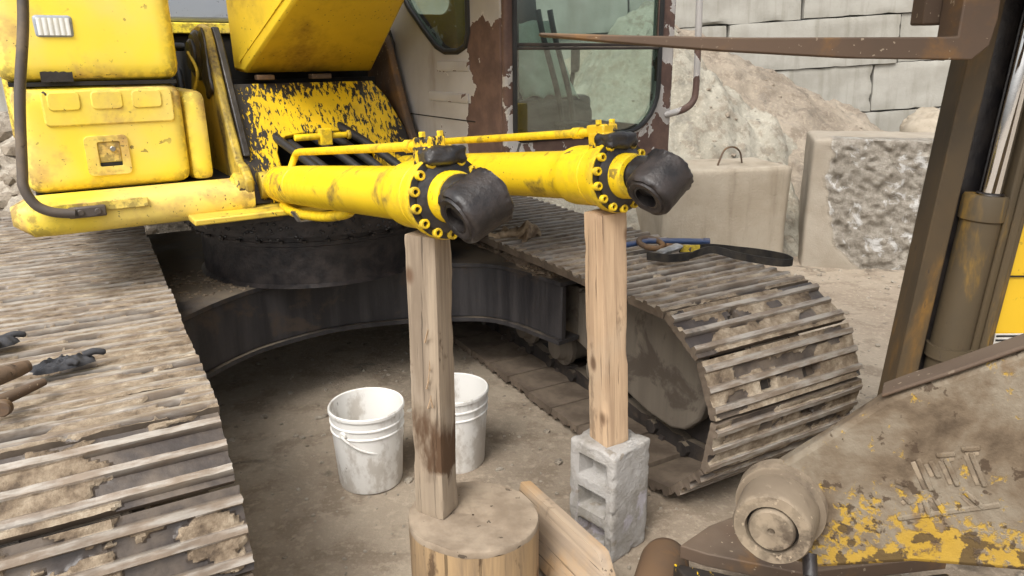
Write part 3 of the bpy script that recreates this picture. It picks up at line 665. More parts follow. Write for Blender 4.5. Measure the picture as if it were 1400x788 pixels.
# local: x across, z up the slope, y thickness
hole = [(-.27, -.06), (-.27, .07), (-.255, .115), (-.21, .145), (-.15, .155), (.08, .155), (.14, .145), (.175, .11), (.19, .05), (.20, -.06)]
cv = MB(); outer = [(-.433, -.20), (-.433, .42), (.25, .42), (.33, .36), (.40, .20), (.403, -.20), (.20, -.20)] ; outer = [(-.433, -.18), (-.27, -.18)] + hole + [(.20, -.18), (.403, -.18), (.403, .14), (.35, .34), (.30, .43), (-.433, .43)]
tri = tessellate_polygon([[V((p[0], p[1], 0)) for p in outer]]); nO = len(outer)
kk = cv.add([cm @ V((p[0], 0, p[1])) for p in outer] + [cm @ V((p[0], .03, p[1])) for p in outer])
for t in tri: cv.face(*[kk + i for i in t]); cv.face(*[kk + nO + i for i in t][::-1])
for i in range(nO): j = (i + 1) % nO; cv.face(kk + i, kk + j, kk + nO + j, kk + nO + i)
cover = cv.build('bracket_cover', M['mottled'], exc, TF, bevel=.006)
d = MB(); d.box((-.43, .1, 1.10), (.40, .14, 1.62)); d.box((-.432, .2, 1.10), (.402, 1.2, 1.80)); d.build('dark_gap_filler', M['dark'], exc, TF)  # dark boxes added behind the cover to block a bright gap below the boom
d = MB(); d.box((-.28, -.12, 1.622), (-.20, -.06, 1.645)); d.build('stop_pad', M['rust'], exc, TF, bevel=.004)
d = MB(); d.box((-.02, -.12, 1.622), (.08, -.06, 1.645)); d.build('stop_pad', M['rust'], exc, TF, bevel=.004)
# hoses and pipe work in the opening
for k, (x, zz) in enumerate(((-.22, 1.33), (-.15, 1.30), (-.02, 1.31), (.05, 1.33), (.11, 1.36))):
    d = MB(); d.tube(smoothpath([(x - .12, .05, 1.44 + .02 * k), (x - .06, -.16, zz + .06), (x, -.40, zz - .02), (x + .05, -.62, zz - .10), (x + .08, -.75, zz - .16)], 8), .021, 10); d.build('hydraulic_hose', M['hose'], exc, TF)
d = MB(); d.tube([(-.22, -.40, 1.375), (-.10, -.40, 1.375)], .016, 10); d.tube([(-.06, -.40, 1.375), (.03, -.40, 1.375)], .014, 10); d.box((-.105, -.425, 1.335), (-.05, -.375, 1.41)); d.tube([(.03, -.40, 1.375), (.045, -.40, 1.375)], .022, 8); d.build('pipe_manifold', M['yel_cyl'], exc, TF, bevel=.004)
# ---- boom
bo = MB(); sec = [(.16, 1.70, 1.93, .31), (.12, 1.662, 2.02, .322), (-.05, 1.655, 2.15, .32), (-.66, 1.95, 2.60, .238), (-2.2, 2.62, 3.35, .23), (-3.6, 3.05, 3.7, .23)]; rows = []
for (q, zb, zt_, hw) in sec: rows.append(bo.add([(-hw, q, zb), (hw, q, zb), (hw, q + .02, zt_), (-hw, q + .02, zt_)]))
for i in range(len(sec) - 1):
    for k in range(4): j = (k + 1) % 4; bo.face(rows[i] + k, rows[i] + j, rows[i + 1] + j, rows[i + 1] + k)
bo.face(*[rows[0] + k for k in range(4)]); bo.face(*[rows[-1] + k for k in range(4)][::-1])
boom = bo.build('boom', M['yel_boom'], exc, TF, bevel=.014)
for sg in (-1, 1):
    d = MB(); k = d.add([(sg * (.322 + t), q, zz) for t in (0, .006) for (q, zz) in ((-.0, 1.70), (.0, 1.72))] + [(sg * (.240 + t), -.655, zz) for t in (0, .006) for zz in (2.00, 2.02)])
    for f in ((0, 1, 3, 2), (4, 5, 7, 6), (2, 3, 7, 6), (1, 3, 7, 5), (0, 2, 6, 4)): d.face(*[k + i for i in f])
    d.build('weld_strip', M['yel_boom'], boom)
# ---- boom cylinders
def cylinder(x, roll, label, te):
    p0, p1 = V((x, -.40, 1.178)), V((x, -1.90, 1.347)); m = axis_mt(p0, p1); mb = MB()
    mb.lathe([(.085, 0), (.085, .066), (.098, .079), (.375, .080), (.378, .0755), (.388, .0755), (.391, .081), (1.37, .081), (1.4, .084), (1.43, .094), (1.45, .097), (1.555, .098), (1.557, .095), (1.562, .095), (1.564, .099), (1.6, .10), (1.615, .112), (1.642, .116), (1.65, .113), (1.65, .066)], m, 56)
    c = mb.build('boom_cylinder', M['yel_cyl'], exc, TF, 30); c['label'] = label
    e = MB(); e.lathe([(-.075, 0), (-.075, .06), (.055, .06), (.055, 0)], Matrix.Translation(p0), 20); e.box((-.04, -.02, -.05), (.04, .12, .05), axis_mt(p0, p1) @ Matrix.Rotation(-pi / 2, 4, 'Z')); e.build('foot_eye', M['yel_bracket'], c)
    gl = MB(); gl.lathe([(1.649, .092), (1.655, .092), (1.657, .070), (1.705, .069), (1.72, .064), (1.722, .05), (1.715, .046)], m, 40); gl.build('gland', M['yel_cyl'], c, smooth=30)
    gs = MB(); gs.lathe([(1.6505, .08), (1.655, .113), (1.6575, .08)], m, 40); gs.lathe([(1.65, .09), (1.664, .096), (1.674, .0705)], m, 40); gs.build('grease_ring', M['grease'], c)
    for k in range(14):
        a = 2 * pi * (k + .5) / 14; q = m @ Matrix.Translation((1.647, .101 * cos(a), .101 * sin(a))); b = MB(); b.lathe([(0, .0135), (.020, .0135), (.0225, .0115), (.0225, .0072), (.010, .007), (.010, 0)], q, 14); bo_ = b.build('bolt', M['yel_cyl'], c)
    for k in range(14):
        a = 2 * pi * (k + .5) / 14; q = m @ Matrix.Translation((1.647, .101 * cos(a), .101 * sin(a))); b = MB(); b.lathe([(.0105, 0), (.0125, .0072), (.0135, 0)], q, 6)
        b.build('bolt_socket', M['grease'], c)
    rd = MB(); rd.lathe([(1.7, 0), (1.7, .046), (te - .08, .046), (te - .075, .062), (te, .06), (te, 0)], m, 32); rd.build('rod', M['grease'], c)
    # rod eye: a barrel across the rod, rolled about the rod axis
    em = m @ Matrix.Translation((te, 0, -.018)) @ Matrix.Rotation(roll, 4, 'X') @ Matrix.Rotation(pi / 2, 4, 'Z')
    ey = MB(); prof = [(-.088, .046), (-.092, .052), (-.092, .062), (-.084, .066), (-.085, .078), (-.078, .086)] + [(-.078 + .156 * i / 14, .088) for i in range(1, 14)] + [(.078, .086), (.086, .078), (.085, .06), (.088, .046), (-.06, .044), (-.088, .046)]
    seg = 96
    ey.lathe(prof, None, seg)
    for i, p in enumerate(ey.v):
        r = math.hypot(p.y, p.z)
        if r > .07: f = .97 + .018 * fbm(p, 12, 4, x * 9) + (.09 * max(0, nz(p, 75, x * 5) + .1) if p.x > .066 else .008 * nz(p, 40, 3)); ey.v[i] = V((p.x + .006 * nz(p, 30, 2), p.y * f, p.z * f))
    ey.v = [em @ V((p.x * .76, p.y * .90, p.z * .90)) for p in ey.v]
    eo = ey.build('rod_eye', M['eye'], c, smooth=50)
    bs = MB(); bs.lathe([(-.066, .041), (-.067, .035), (.064, .035), (.064, .041)], em, 32); bs.lathe([(-.02, 0), (-.018, .041), (-.01, 0)], em, 16); bs.build('bushing', M['grease'], c)
    # port block and pipe
    pb = MB(); pb.box((1.555, -.045, .085), (1.63, .045, .135), m); pb.box((1.53, -.03, .125), (1.615, .03, .160), m); pb.lathe([(1.515, 0), (1.515, .02), (1.54, .02), (1.54, 0)], m @ Matrix.Translation((0, 0, .143)), 6); pb.build('port_block', M['mottled'], c, bevel=.006)
    g2 = MB(); g2.rbox((.075, .12, .045), (10, 12, 8), .015, lambda q, n: n * (.012 * fbm(q, 20, 3, x))); g2.build('grease_cake', M['grease'], c, m @ Matrix.Translation((1.642, 0, .108)))
    for k in (-1, 1):
        b = MB(); disc(b, m @ V((1.59, .027 * k, .16)), m.to_3x3() @ V((0, 0, 1)), .010, .014, 6); b.build('bolt', M['yel_cyl'], c)
    pp = MB(); pp.tube(smoothpath([m @ V(q) for q in ((1.53, 0, .138), (1.38, 0, .136), (.60, 0, .135), (.40, 0, .134), (.345, .0, .118), (.33, -.02, .07))], 6), .0140, 12); pp.tube([m @ V((1.47, 0, .137)), m @ V((1.43, 0, .137))], .019, 10); pp.build('oil_pipe', M['yel_cyl'], c)
    lo = MB(); lo.tube(smoothpath([m @ V(q) for q in ((.16, -.02, -.085), (.30, -.02, -.112), (.62, -.01, -.112), (.85, 0, -.09), (.92, 0, -.07))], 6), .020, 12); lo.build('lower_pipe', M['yel_cyl'], c)
    for t in (.365, .385, .405): cl = MB(); cl.tube([m @ V((t, -.05, -.10)), m @ V((t, -.03, -.14)), m @ V((t, .02, -.14))], .006, 6); cl.build('clamp_bolt', M['bright'], c)
cylinder(-.325, radians(24), 'near left propped cylinder with a grease-caked rod eye', 1.80); cylinder(.283, radians(36), 'farther right propped cylinder with a grease-caked rod eye', 1.82)
# ---- front housing beside the boom
hd = MB(); hd.rbox((.62, .9, .42), (20, 12, 14), .055, lambda p, n: n * .0); house = hd.build('side_housing', M['yel_body'], exc, TF @ Matrix.Translation((-.955, .15, 1.412)), 50)
hi = Matrix.Translation((.955, -.15, -1.412))
d = MB(); d.rbox((.105, .85, .39), (6, 10, 12), .04, lambda p, n: V((0, .02 * (p.z > 0) * p.z, 0))); d.build('corner_panel', M['yel_body'], house, hi @ Matrix.Translation((-.60, .15, 1.395)))
d = MB(); d.rbox((.655, .95, .62), (16, 14, 18), .06, lambda p, n: V((0, .10 * max(0, p.z + .31) ** 1.5, 0))); up = d.build('upper_housing', M['yel_body'], house, hi @ Matrix.Translation((-.965, .19, 1.945)), 50)
d = MB(); d.prism(rrect(-1.165, 1.468, -.69, 1.606, .02), 'y', -.3075, -.29); d.build('embossed_band', M['yel_body'], house, hi, bevel=.007, seg=3)
for xx in (-1.088, -.937, -.79):
    d = MB(); d.prism(rrect(xx - .057, 1.528, xx + .057, 1.600, .018), 'y', -.3125, -.30); d.build('embossed_pad', M['yel_body'], house, hi, bevel=.005, seg=3)
lt = MB(); plate_hole(lt, rrect(-1.045, 1.265, -.885, 1.425, .02), [rrect(-1.0, 1.30, -.915, 1.40, .008)], 'y', -.310, -.299); lo = lt.build('latch_frame', M['yel_body'], house, hi, bevel=.006)
d = MB(); d.box((-.997, -.305, 1.318), (-.918, -.300, 1.397)); disc(d, (-.945, -.305, 1.37), (0, -1, 0), .012, .006, 14); d.build('latch', M['yel_body'], house, hi, bevel=.003)
d = MB(); disc(d, (-.945, -.311, 1.37), (0, -1, 0), .011, .005, 14); d.build('key_cylinder', M['bright'], house, hi)
d = MB(); d.box((-.998, -.304, 1.301), (-.917, -.2995, 1.316)); d.build('latch_slot', M['dark'], house, hi)
lm = MB(); lm.rbox((.135, .03, .085), (10, 3, 8), .014); lamp = lm.build('work_lamp', M['hood'], house, hi @ Matrix.Translation((-1.075, -.268, 1.843)))
d = MB(); d.grid(lambda u, v: (-.055 + .11 * u, -.0165 - .003 * abs(sin(u * 18)), -.032 + .064 * v), 60, 2); d.build('lamp_lens', M['glasslamp'], house, hi @ Matrix.Translation((-1.075, -.268, 1.843)))
d = MB(); k0 = d.add([(-1.15 + .11 * i / 12, -.2845, 1.638 + .004 * nz((i, 0, 0), .9)) for i in range(13)] + [(-1.15 + .11 * i / 12, -.2845, 1.676 + .006 * nz((i, 3, 0), .8)) for i in range(13)])
for i in range(12): d.face(k0 + i, k0 + i + 1, k0 + 14 + i, k0 + 13 + i)
d.build('torn_decal', M['grease'], house, hi)
d = MB(); d.box((-1.26, -.27, 1.622), (-.66, .5, 1.637)); d.build('panel_gap', M['dark'], house, hi)
# bumper beam below, step bracket, hand rail
bp = MB(); prof = [(cos(a) * (.095 if 1 else 0), sin(a)) for a in [2 * pi * k / 20 for k in range(20)]]
rows = []
for i in range(15):
    t = i / 14; x = -1.335 + .895 * t; q = 1 - (1 - min(1, t / .10)) ** 2; q = .45 + .55 * math.sqrt(max(0, q)); rows.append(bp.add([(x, -.37 + .105 * q * (abs(cos(a)) ** .7) * (1 if cos(a) > 0 else -1), 1.135 + .015 * (1 - q) + (.078) * q * (abs(sin(a)) ** .8) * (1 if sin(a) > 0 else -1)) for a in [2 * pi * k / 24 for k in range(24)]]))
for i in range(14):
    for k in range(24): j = (k + 1) % 24; bp.face(rows[i] + k, rows[i] + j, rows[i + 1] + j, rows[i + 1] + k)
bp.face(*[rows[0] + k for k in range(24)]); bp.face(*[rows[-1] + k for k in range(24)][::-1])
bum = bp.build('bumper_beam', M['yel_body'], exc, TF, 50)
d = MB(); d.box((-1.20, -.485, 1.178), (-.865, -.40, 1.186)); d.box((-1.20, -.489, 1.152), (-.865, -.483, 1.190)); d.build('step_bracket', M['yel_body'], bum, bevel=.003)
rl = MB(); rl.tube(smoothpath([(-1.13, -.47, 2.35), (-1.165, -.50, 1.92), (-1.23, -.505, 1.60), (-1.268, -.51, 1.34), (-1.275, -.515, 1.27), (-1.25, -.52, 1.205), (-1.20, -.525, 1.172), (-1.13, -.525, 1.158)], 8), .0185, 12); rail = rl.build('hand_rail', M['railtube'], exc, TF)
d = MB(); d.box((-1.15, -.513, 1.135), (-1.02, -.487, 1.178)); d.build('rail_foot', M['railtube'], rail, bevel=.006)
for xx in (-1.11, -1.05): d = MB(); disc(d, (xx, -.513, 1.157), (0, -1, 0), .012, .010, 12); d.build('bolt', M['railtube'], rail)
# engine bay bits, hood and counterweight behind
d = MB(); d.box((-1.2, 1.25, 1.20), (1.2, 2.6, 1.86)); eb = d.build('engine_bay', M['dark'], exc, TF, bevel=.02)
d = MB(); d.box((-1.22, 1.22, 1.93), (.9, 2.6, 2.25)); d.build('engine_hood', M['hood'], exc, TF, bevel=.03)
d = MB(); d.box((-.93, 1.20, 1.865), (.9, 2.55, 1.927)); d.build('hood_trim', M['yel_body'], exc, TF, bevel=.006)
d = MB(); d.prism([(2.62, 1.1), (3.1, 1.2), (3.25, 1.6), (3.1, 2.1), (2.62, 2.15)], 'x', -1.3, 1.3); d.build('counterweight', M['yel_body'], exc, TF, bevel=.08)
for k, pth in enumerate((((-.62, .1, 1.30), (-.60, .2, 1.55), (-.58, .35, 1.72), (-.54, .6, 1.74)), ((-.53, .2, 1.2), (-.55, .25, 1.5), (-.53, .45, 1.66), (-.50, .8, 1.60)), ((-.64, .6, 1.76), (-.55, .62, 1.78), (-.45, .62, 1.78)))):
    d = MB(); d.tube(smoothpath(pth, 8), .022, 10); d.build('hydraulic_hose', M['hose'], exc, TF)
d = MB(); d.tube(smoothpath([(-.58, .05, 1.50), (-.54, .06, 1.56), (-.52, .0, 1.66), (-.53, .1, 1.75)], 6), .007, 6); d.tube([(-.62, .0, 1.54), (-.53, .0, 1.50)], .008, 6); d.build('yellow_line', M['yel_bracket'], exc, TF)
d = MB(); d.box((-.66, .75, 1.2), (-.5, .85, 1.80)); d.build('valve_panel', M['yel_bracket'], exc, TF, bevel=.02)

# ---- cab
ca = MB(); sidewin = [(-.80, 1.82), (-.775, 1.765), (-.70, 1.742), (-.58, 1.742), (-.50, 1.765), (-.38, 1.84), (-.22, 1.95), (-.13, 2.04), (-.10, 2.2), (-.10, 2.5), (-.14, 2.6), (-.76, 2.6), (-.80, 2.55)]
plate_hole(ca, [(-1.06, 1.20), (.78, 1.20), (.78, 2.72), (-1.0, 2.72), (-1.06, 2.6)], [sidewin], 'x', .470, .505)
cab = ca.build('cab', M['cab_side'], exc, TF, 30, bevel=.01); cab['label'] = 'cab with white and brown peeling paint'
FW = rrect(.515, 1.372, 1.335, 2.62, (.05, .20, .08, .08), 7)
d = MB(); plate_hole(d, [(.4695, 1.19), (1.43, 1.19), (1.43, 2.66), (1.38, 2.72), (.52, 2.72), (.4695, 2.66)], [FW], 'y', -1.095, -1.06); d.build('front_frame', M['cab_front'], cab, bevel=.012)
d = MB(); plate_hole(d, [(-1.058, 1.20), (.78, 1.20), (.78, 2.72), (-1.058, 2.72)], [rrect(-.98, 1.38, .55, 2.6, .08)], 'x', 1.395, 1.43); d.build('door_side', M['cab_front'], cab)
d = MB(); plate_hole(d, [(.505, 1.20), (1.395, 1.20), (1.395, 2.72), (.505, 2.72)], [rrect(.66, 1.98, 1.24, 2.5, .08)], 'y', .75, .78); d.build('rear_wall', M['cab_front'], cab)
d = MB(); d.box((.48, -1.05, 2.724), (1.42, .78, 2.77)); d.build('roof', M['cab_side'], cab, bevel=.01)
d = MB(); d.box((.5, -1.05, 1.2), (1.4, .76, 1.25)); d.build('cab_floor', M['dark'], cab)
d = MB(); d.tube([(p[0], -1.097, p[1]) for p in FW], .011, 8, closed=True); d.build('window_seal', M['rubber'], cab)
d = MB(); d.tube([(.468, p[0], p[1]) for p in sidewin], .014, 8, closed=True); d.build('side_seal', M['rubber'], cab)
lowp = [p for p in FW if p[1] < 1.75]; lowp = [(.515, 1.752), (1.335, 1.752)]
lw = [p for p in FW if p[1] < 1.74]; pane = sorted(lw, key=lambda p: math.atan2(p[1] - 1.74, p[0] - .93)) ; pane = [(.515, 1.755)] + pane + [(1.335, 1.755)]
d = MB(); d.prism(pane, 'y', -1.082, -1.077); d.build('lower_window', M['glass'], cab, smooth=0)
upn = [p for p in FW if p[1] > 1.9]; upn = [(.515, 1.765), (1.335, 1.765)] + upn
d = MB(); d.prism(upn, 'y', -1.074, -1.069); d.build('front_window', M['glass'], cab, smooth=0)
d = MB(); d.prism(sidewin, 'x', .485, .490); d.build('side_window', M['glass'], cab, smooth=0)
d = MB(); d.box((.515, -1.098, 1.744), (1.335, -1.066, 1.756)); d.box((.515, -1.09, 1.757), (1.335, -1.062, 1.772)); d.build('window_bar', M['framedark'], cab, bevel=.003)
for (s0, s1, z0, z1) in ((-.80, -.50, 1.655, 1.70), (-.79, -.40, 1.515, 1.56)):
    d = MB(); d.rbox((.014, s1 - s0, z1 - z0), (2, 12, 5), .0065); d.build('pressed_rib', M['cab_side'], cab, Matrix.Translation((.469, (s0 + s1) / 2, (z0 + z1) / 2)))
d = MB(); d.box((.4675, -.84, 1.436), (.472, .7, 1.441)); d.build('panel_seam', M['dark'], cab)
d = MB(); d.tube(smoothpath([(1.50, -1.10, 2.5), (1.545, -1.115, 2.1), (1.560, -1.12, 1.75), (1.565, -1.12, 1.56), (1.55, -1.12, 1.50), (1.50, -1.115, 1.465), (1.42, -1.10, 1.445), (1.395, -1.085, 1.44)], 8), .0165, 12); d.build('grab_rail', M['cab_front'], cab)
# inside: seat, console, levers
d = MB(); d.rbox((.50, .50, .16), (8, 8, 4), .06); st = d.build('seat', M['seat'], cab, Matrix.Translation((.98, -.52, 1.42)))
d = MB(); d.rbox((.48, .14, .72), (8, 4, 10), .06); d.build('seat_back', M['seat'], cab, Matrix.Translation((.98, -.24, 1.80)) @ Matrix.Rotation(radians(-8), 4, 'X'))
d = MB(); d.box((.54, -.65, 1.25), (.74, .2, 1.54)); d.box((1.14, -.6, 1.25), (1.34, .2, 1.52)); d.build('console', M['hose'], cab, bevel=.03)
for x in (.70, 1.22): d = MB(); d.tube([(x, -.55, 1.52), (x - .01, -.60, 1.66)], .012, 8); d.rbox((.045, .045, .13), (4, 4, 8), .02, None, Matrix.Translation((x - .01, -.61, 1.70))); d.build('joystick', M['hose'], cab)
for x in (.98, 1.05): d = MB(); d.tube(smoothpath([(x, -.82, 1.25), (x - .01, -.80, 1.50), (x - .05, -.72, 1.80), (x - .07, -.70, 1.93)]), .014, 8); d.rbox((.07, .12, .02), (4, 6, 2), .009, None, Matrix.Translation((x, -.84, 1.40))); d.build('travel_lever', M['hose'], cab)
d = MB(); d.tube([(.60, -.98, 1.25), (.60, -.98, 2.7)], .012, 8); d.rbox((.22, .04, .14), (6, 2, 4), .015, None, Matrix.Translation((.66, -.90, 1.46))); d.build('monitor', M['hose'], cab)

# ================================================================== THINGS AROUND THE MACHINE
def post(loc_b, loc_t, sx, sy, rz, mat, label, seed):
    b, t = V(loc_b), V(loc_t); L = (t - b).length; mb = MB()
    def dp(p, n):
        o = n * (.002 * fbm((p.x, p.y, p.z * .35), 14, 4, seed)) + V((.003 * nz((0, 0, p.z), 3, seed), .003 * nz((0, 0, p.z), 2.5, seed + 2), 0)); e = (abs(p.x) > sx / 2 - .012) and (abs(p.y) > sy / 2 - .012)
        if e: o = o + n * (-.010 * max(0, nz((p.x, p.y, p.z), 11, seed + 4) - .1))
        return o
    mb.rbox((sx, sy, L), (8, 8, 70), .006, dp); q = (t - b).to_track_quat('Z', 'X').to_matrix().to_4x4()
    o = mb.build('wooden_post', mat, None, Matrix.Translation((b + t) / 2) @ q @ Matrix.Rotation(rz, 4, 'Z'), 50)
    return tag(o, label, 'post', 'wooden props under the cylinders')
p1 = post((-.246, 2.056, .332), (-.237, 2.056, 1.243), .088, .105, radians(62), M['post_old'], 'weathered dark-stained post standing on the log stump', 3)
p2 = post((.338, 2.335, .425), (.298, 2.335, 1.243), .10, .10, radians(30), M['post_new'], 'clean pale post standing on the upright hollow concrete block', 8)
d = MB()
for i in range(7):
    z = random.uniform(-.1, .15); d.tube([(.05, .03 - .02 * random.random(), z), (.062 + .01 * random.random(), .035, z + random.uniform(.02, .06))], [.003, .0006], 5)
d.build('splinters', M['post_new'], p1)

# stump
sm = MB(); seg = 72; rows = []
def srad(a, z): return .198 * (1 + .05 * cos(2 * a + .6) + .035 * nz((cos(a), sin(a), z * .25), 2.2, 3) + .012 * nz((cos(a), sin(a), z * .1), 9, 1))
zs = [0, .05, .12, .20, .27, .31]
for z in zs: rows.append(sm.add([(srad(2 * pi * k / seg, z) * cos(2 * pi * k / seg), srad(2 * pi * k / seg, z) * sin(2 * pi * k / seg), z) for k in range(seg)]))
for i in range(len(zs) - 1):
    for k in range(seg): j = (k + 1) % seg; sm.face(rows[i] + k, rows[i] + j, rows[i + 1] + j, rows[i + 1] + k)
stump = sm.build('log_stump', M['stump_side'], None, Matrix.Translation((-.13, 2.03, 0)), 50); tag(stump, 'sawn log stump carrying the left wooden post', 'stump')
sm = MB(); rows = []
for q in (1.0, 1.0, .99, .93, .8, .6, .4, .2, .02):
    i = len(rows); rows.append(sm.add([(q * srad(2 * pi * k / seg, .31) * cos(2 * pi * k / seg), q * srad(2 * pi * k / seg, .31) * sin(2 * pi * k / seg), (.309 if i == 0 else .327 if i == 1 else .331) + .006 * fbm((q * cos(2 * pi * k / seg), q * sin(2 * pi * k / seg), 0), 3, 4, 2)) for k in range(seg)]))
for i in range(len(rows) - 1):
    for k in range(seg): j = (k + 1) % seg; sm.face(rows[i] + k, rows[i] + j, rows[i + 1] + j, rows[i + 1] + k)
sm.build('cut_face', M['stump_top'], stump, smooth=60)

# hollow concrete block on end: three cells open to its left face
def cm_d(p, n):
    o = n * (.002 * fbm(p, 14, 4, 3)); o = o + n * (-.016 * max(0, nz(p, 22, 7) - .15)) if (abs(p.x) > .085) + (abs(p.y) > .085) + (abs(p.z) > .19) > 1 else o
    if p.x < -.099:
        for zc in (-.128, 0., .128):
            m = ss(abs(p.z - zc), .043, .035) * ss(abs(p.y + .006), .062, .052); o = o + V((.065, 0, 0)) * m
    return o
mb = MB(); mb.rbox((.205, .205, .43), (18, 40, 80), .011, cm_d)
tag(mb.build('masonry_block', M['cmu'], None, Matrix.Translation((.345, 2.345, .2125)) @ Matrix.Rotation(radians(43), 4, 'Z'), 50), 'grey hollow masonry block stood on end under the pale post', 'block')
# plank on edge between stump and block
mb = MB(); mb.rbox((.045, .52, .23), (4, 30, 12), .005, lambda p, n: n * (.003 * fbm((p.x, p.y * .3, p.z), 12, 4, 2)) + V((0, 0, -.05 * ss(p.y, -.20, -.26))))
tag(mb.build('plank', M['plank'], None, Matrix.Translation((.155, 2.12, .135)) @ Matrix.Rotation(radians(30), 4, 'Z') @ Matrix.Rotation(radians(10), 4, 'Y'), 50), 'short thick plank lying on edge beside the stump', 'plank')
# rusty pipe roller in front of the block
mb = MB(); mb.lathe([(-.16, 0), (-.16, .05), (-.155, .07), (-.13, .078), (.10, .082), (.135, .075), (.15, .05), (.15, 0)], None, 30)
tag(mb.build('steel_roller', M['roller'], None, Matrix.Translation((.475, 2.02, .09)) @ Matrix.Rotation(radians(70), 4, 'Z') @ Matrix.Rotation(radians(8), 4, 'Y'), 50), 'rusty rounded steel roller lying at the foot of the masonry block', 'roller')

# buckets
def bucket(loc, rz, label, wire, ha):
    r = tag(empty('bucket', loc, rz), label, 'bucket', 'plastic pails under the machine')
    b = MB(); b.lathe([(.012, 0), (.0, .115), (.004, .130), (.02, .1335), (.255, .147), (.258, .152), (.262, .152), (.265, .1475), (.292, .1485), (.295, .1535), (.300, .1535), (.303, .149), (.335, .150), (.338, .1565), (.350, .1565), (.355, .153), (.352, .148), (.25, .1425), (.03, .1295), (.022, .12), (.02, 0)], None, 56, False)
    for i, p in enumerate(b.v):
        a = math.atan2(p.y, p.x); f = 1 + .008 * cos(2 * a + 1.1); b.v[i] = V((p.x * f, p.y / f, p.z))
    b.build('pail', M['bucket'], r, smooth=30)
    d = MB(); d.lathe([(.03, 0), (.032, .1285)], None, 40, False); d.build('residue', M['residue'], r)
    for s in (-1, 1):
        d = MB(); disc(d, (.150 * s, 0, .278), (s, 0, 0), .016, .012, 14); d.build('handle_lug', M['bucket'], r)
    pth = [(.165 * cos(pi * k / 16), -.165 * sin(pi * k / 16) * cos(ha), .278 - .165 * sin(pi * k / 16) * sin(ha)) for k in range(17)]
    d = MB(); d.tube(pth, .0045, 6); h = d.build('bail_handle', M['rust'] if wire else M['bucket'], r)
    if not wire: d = MB(); d.tube(pth[6:11], .009, 8); d.build('grip', M['bucket'], r)
bucket((-.608, 2.782, 0), radians(62), 'white stained pail standing in the open, left of the log post', False, radians(38))
bucket((-.262, 2.93, 0), radians(40), 'dirtier white pail with a wire handle, half hidden behind the log post', True, radians(52))

# gloves on the left track: skin-like tubes fused by a voxel remesh
def glove(mtx, seed, label):
    """crumpled knit glove: a creased heap with a cuff end and a few finger ends sticking out"""
    mb = MB(); rnd = random.Random(seed); na, nr = 72, 20; rings = []
    def rad(a): return 1 + .22 * nz((cos(a), sin(a), 0), 1.6, seed) + .10 * nz((cos(a), sin(a), 0), 5, seed + 1)
    def hgt(x, y, q): return max(0, 1 - q ** 3) * (.010 + .030 * (1 - abs(noise.noise(V((x * 17 + seed, y * 26, seed)))) * 2.6) ** 2 * (.5 + .5 * nz((x, y, 0), 12, seed + 3)) + .012 * (1 - abs(nz((x + y, y, 0), 40, seed)) * 2))
    for j in range(nr + 1):
        q = j / nr; pts = []
        for i in range(na):
            a = 2 * pi * i / na; x, y = .115 * q * rad(a) * cos(a), .058 * q * rad(a) * sin(a); pts.append((x, y + .012 * sin(x * 25), hgt(x, y, q) - (.006 if j == nr else 0)))
        rings.append(mb.add(pts))
    for j in range(nr):
        for i in range(na): k = (i + 1) % na; mb.face(rings[j] + i, rings[j] + k, rings[j + 1] + k, rings[j + 1] + i)
    def blob(pts, rs): P = smoothpath(pts, 5); mb.tube(P, [rs[0] + (rs[1] - rs[0]) * i / (len(P) - 1) for i in range(len(P) - 1)] + [rs[1] * .55], 10)
    for (x0, y0, dx, dy, z1) in ((.07, .015, .075, .004, .006), (.02, -.035, .03, -.022, .003)):
        blob([(x0, y0, .014), (x0 + dx * .5, y0 + dy * .5, .016 + z1), (x0 + dx, y0 + dy, .009)], [.0145, .011])
    o = mb.build('glove', M['glove'], None, mtx @ Matrix.Diagonal((.82, .78, .85, 1)), 70)
    return tag(o, label, 'glove', 'work gloves on the left track')
def uw(n, s, z): return Matrix.Rotation(TH, 4, 'Z') @ V((n, s, z))
glove(Matrix.Translation(uw(-.175, 2.50, .832)) @ Matrix.Rotation(radians(32), 4, 'Z'), 4, 'crumpled black work glove lying nearer the tools on the left track')
glove(Matrix.Translation(uw(-.40, 2.80, .832)) @ Matrix.Rotation(radians(38), 4, 'Z'), 9, 'black work glove at the left picture edge, farther up the track')
# two tool handles at the left edge
h1 = MB(); h1.tube(smoothpath([uw(-.52, 2.30, .862), uw(-.36, 2.365, .868), uw(-.255, 2.44, .868)], 6), [.026] * 8 + [.024, .023, .022, .02, .017], 12)
o = h1.build('tool_handle', M['handle']); tag(o, 'thick dark wooden tool handle pointing at the glove', 'tool')
h1 = MB(); h1.tube(smoothpath([uw(-.50, 2.10, .850), uw(-.34, 2.22, .852), uw(-.215, 2.325, .852)], 6), [.019] * 7 + [.017, .016, .015, .013, .012, .011], 12); disc(h1, uw(-.30, 2.19, .853), (.2, -1, .1), .022, .02, 14)
o = h1.build('tool_handle', M['rust']); tag(o, 'thinner rusty tool handle lying nearest the camera on the left track', 'tool')

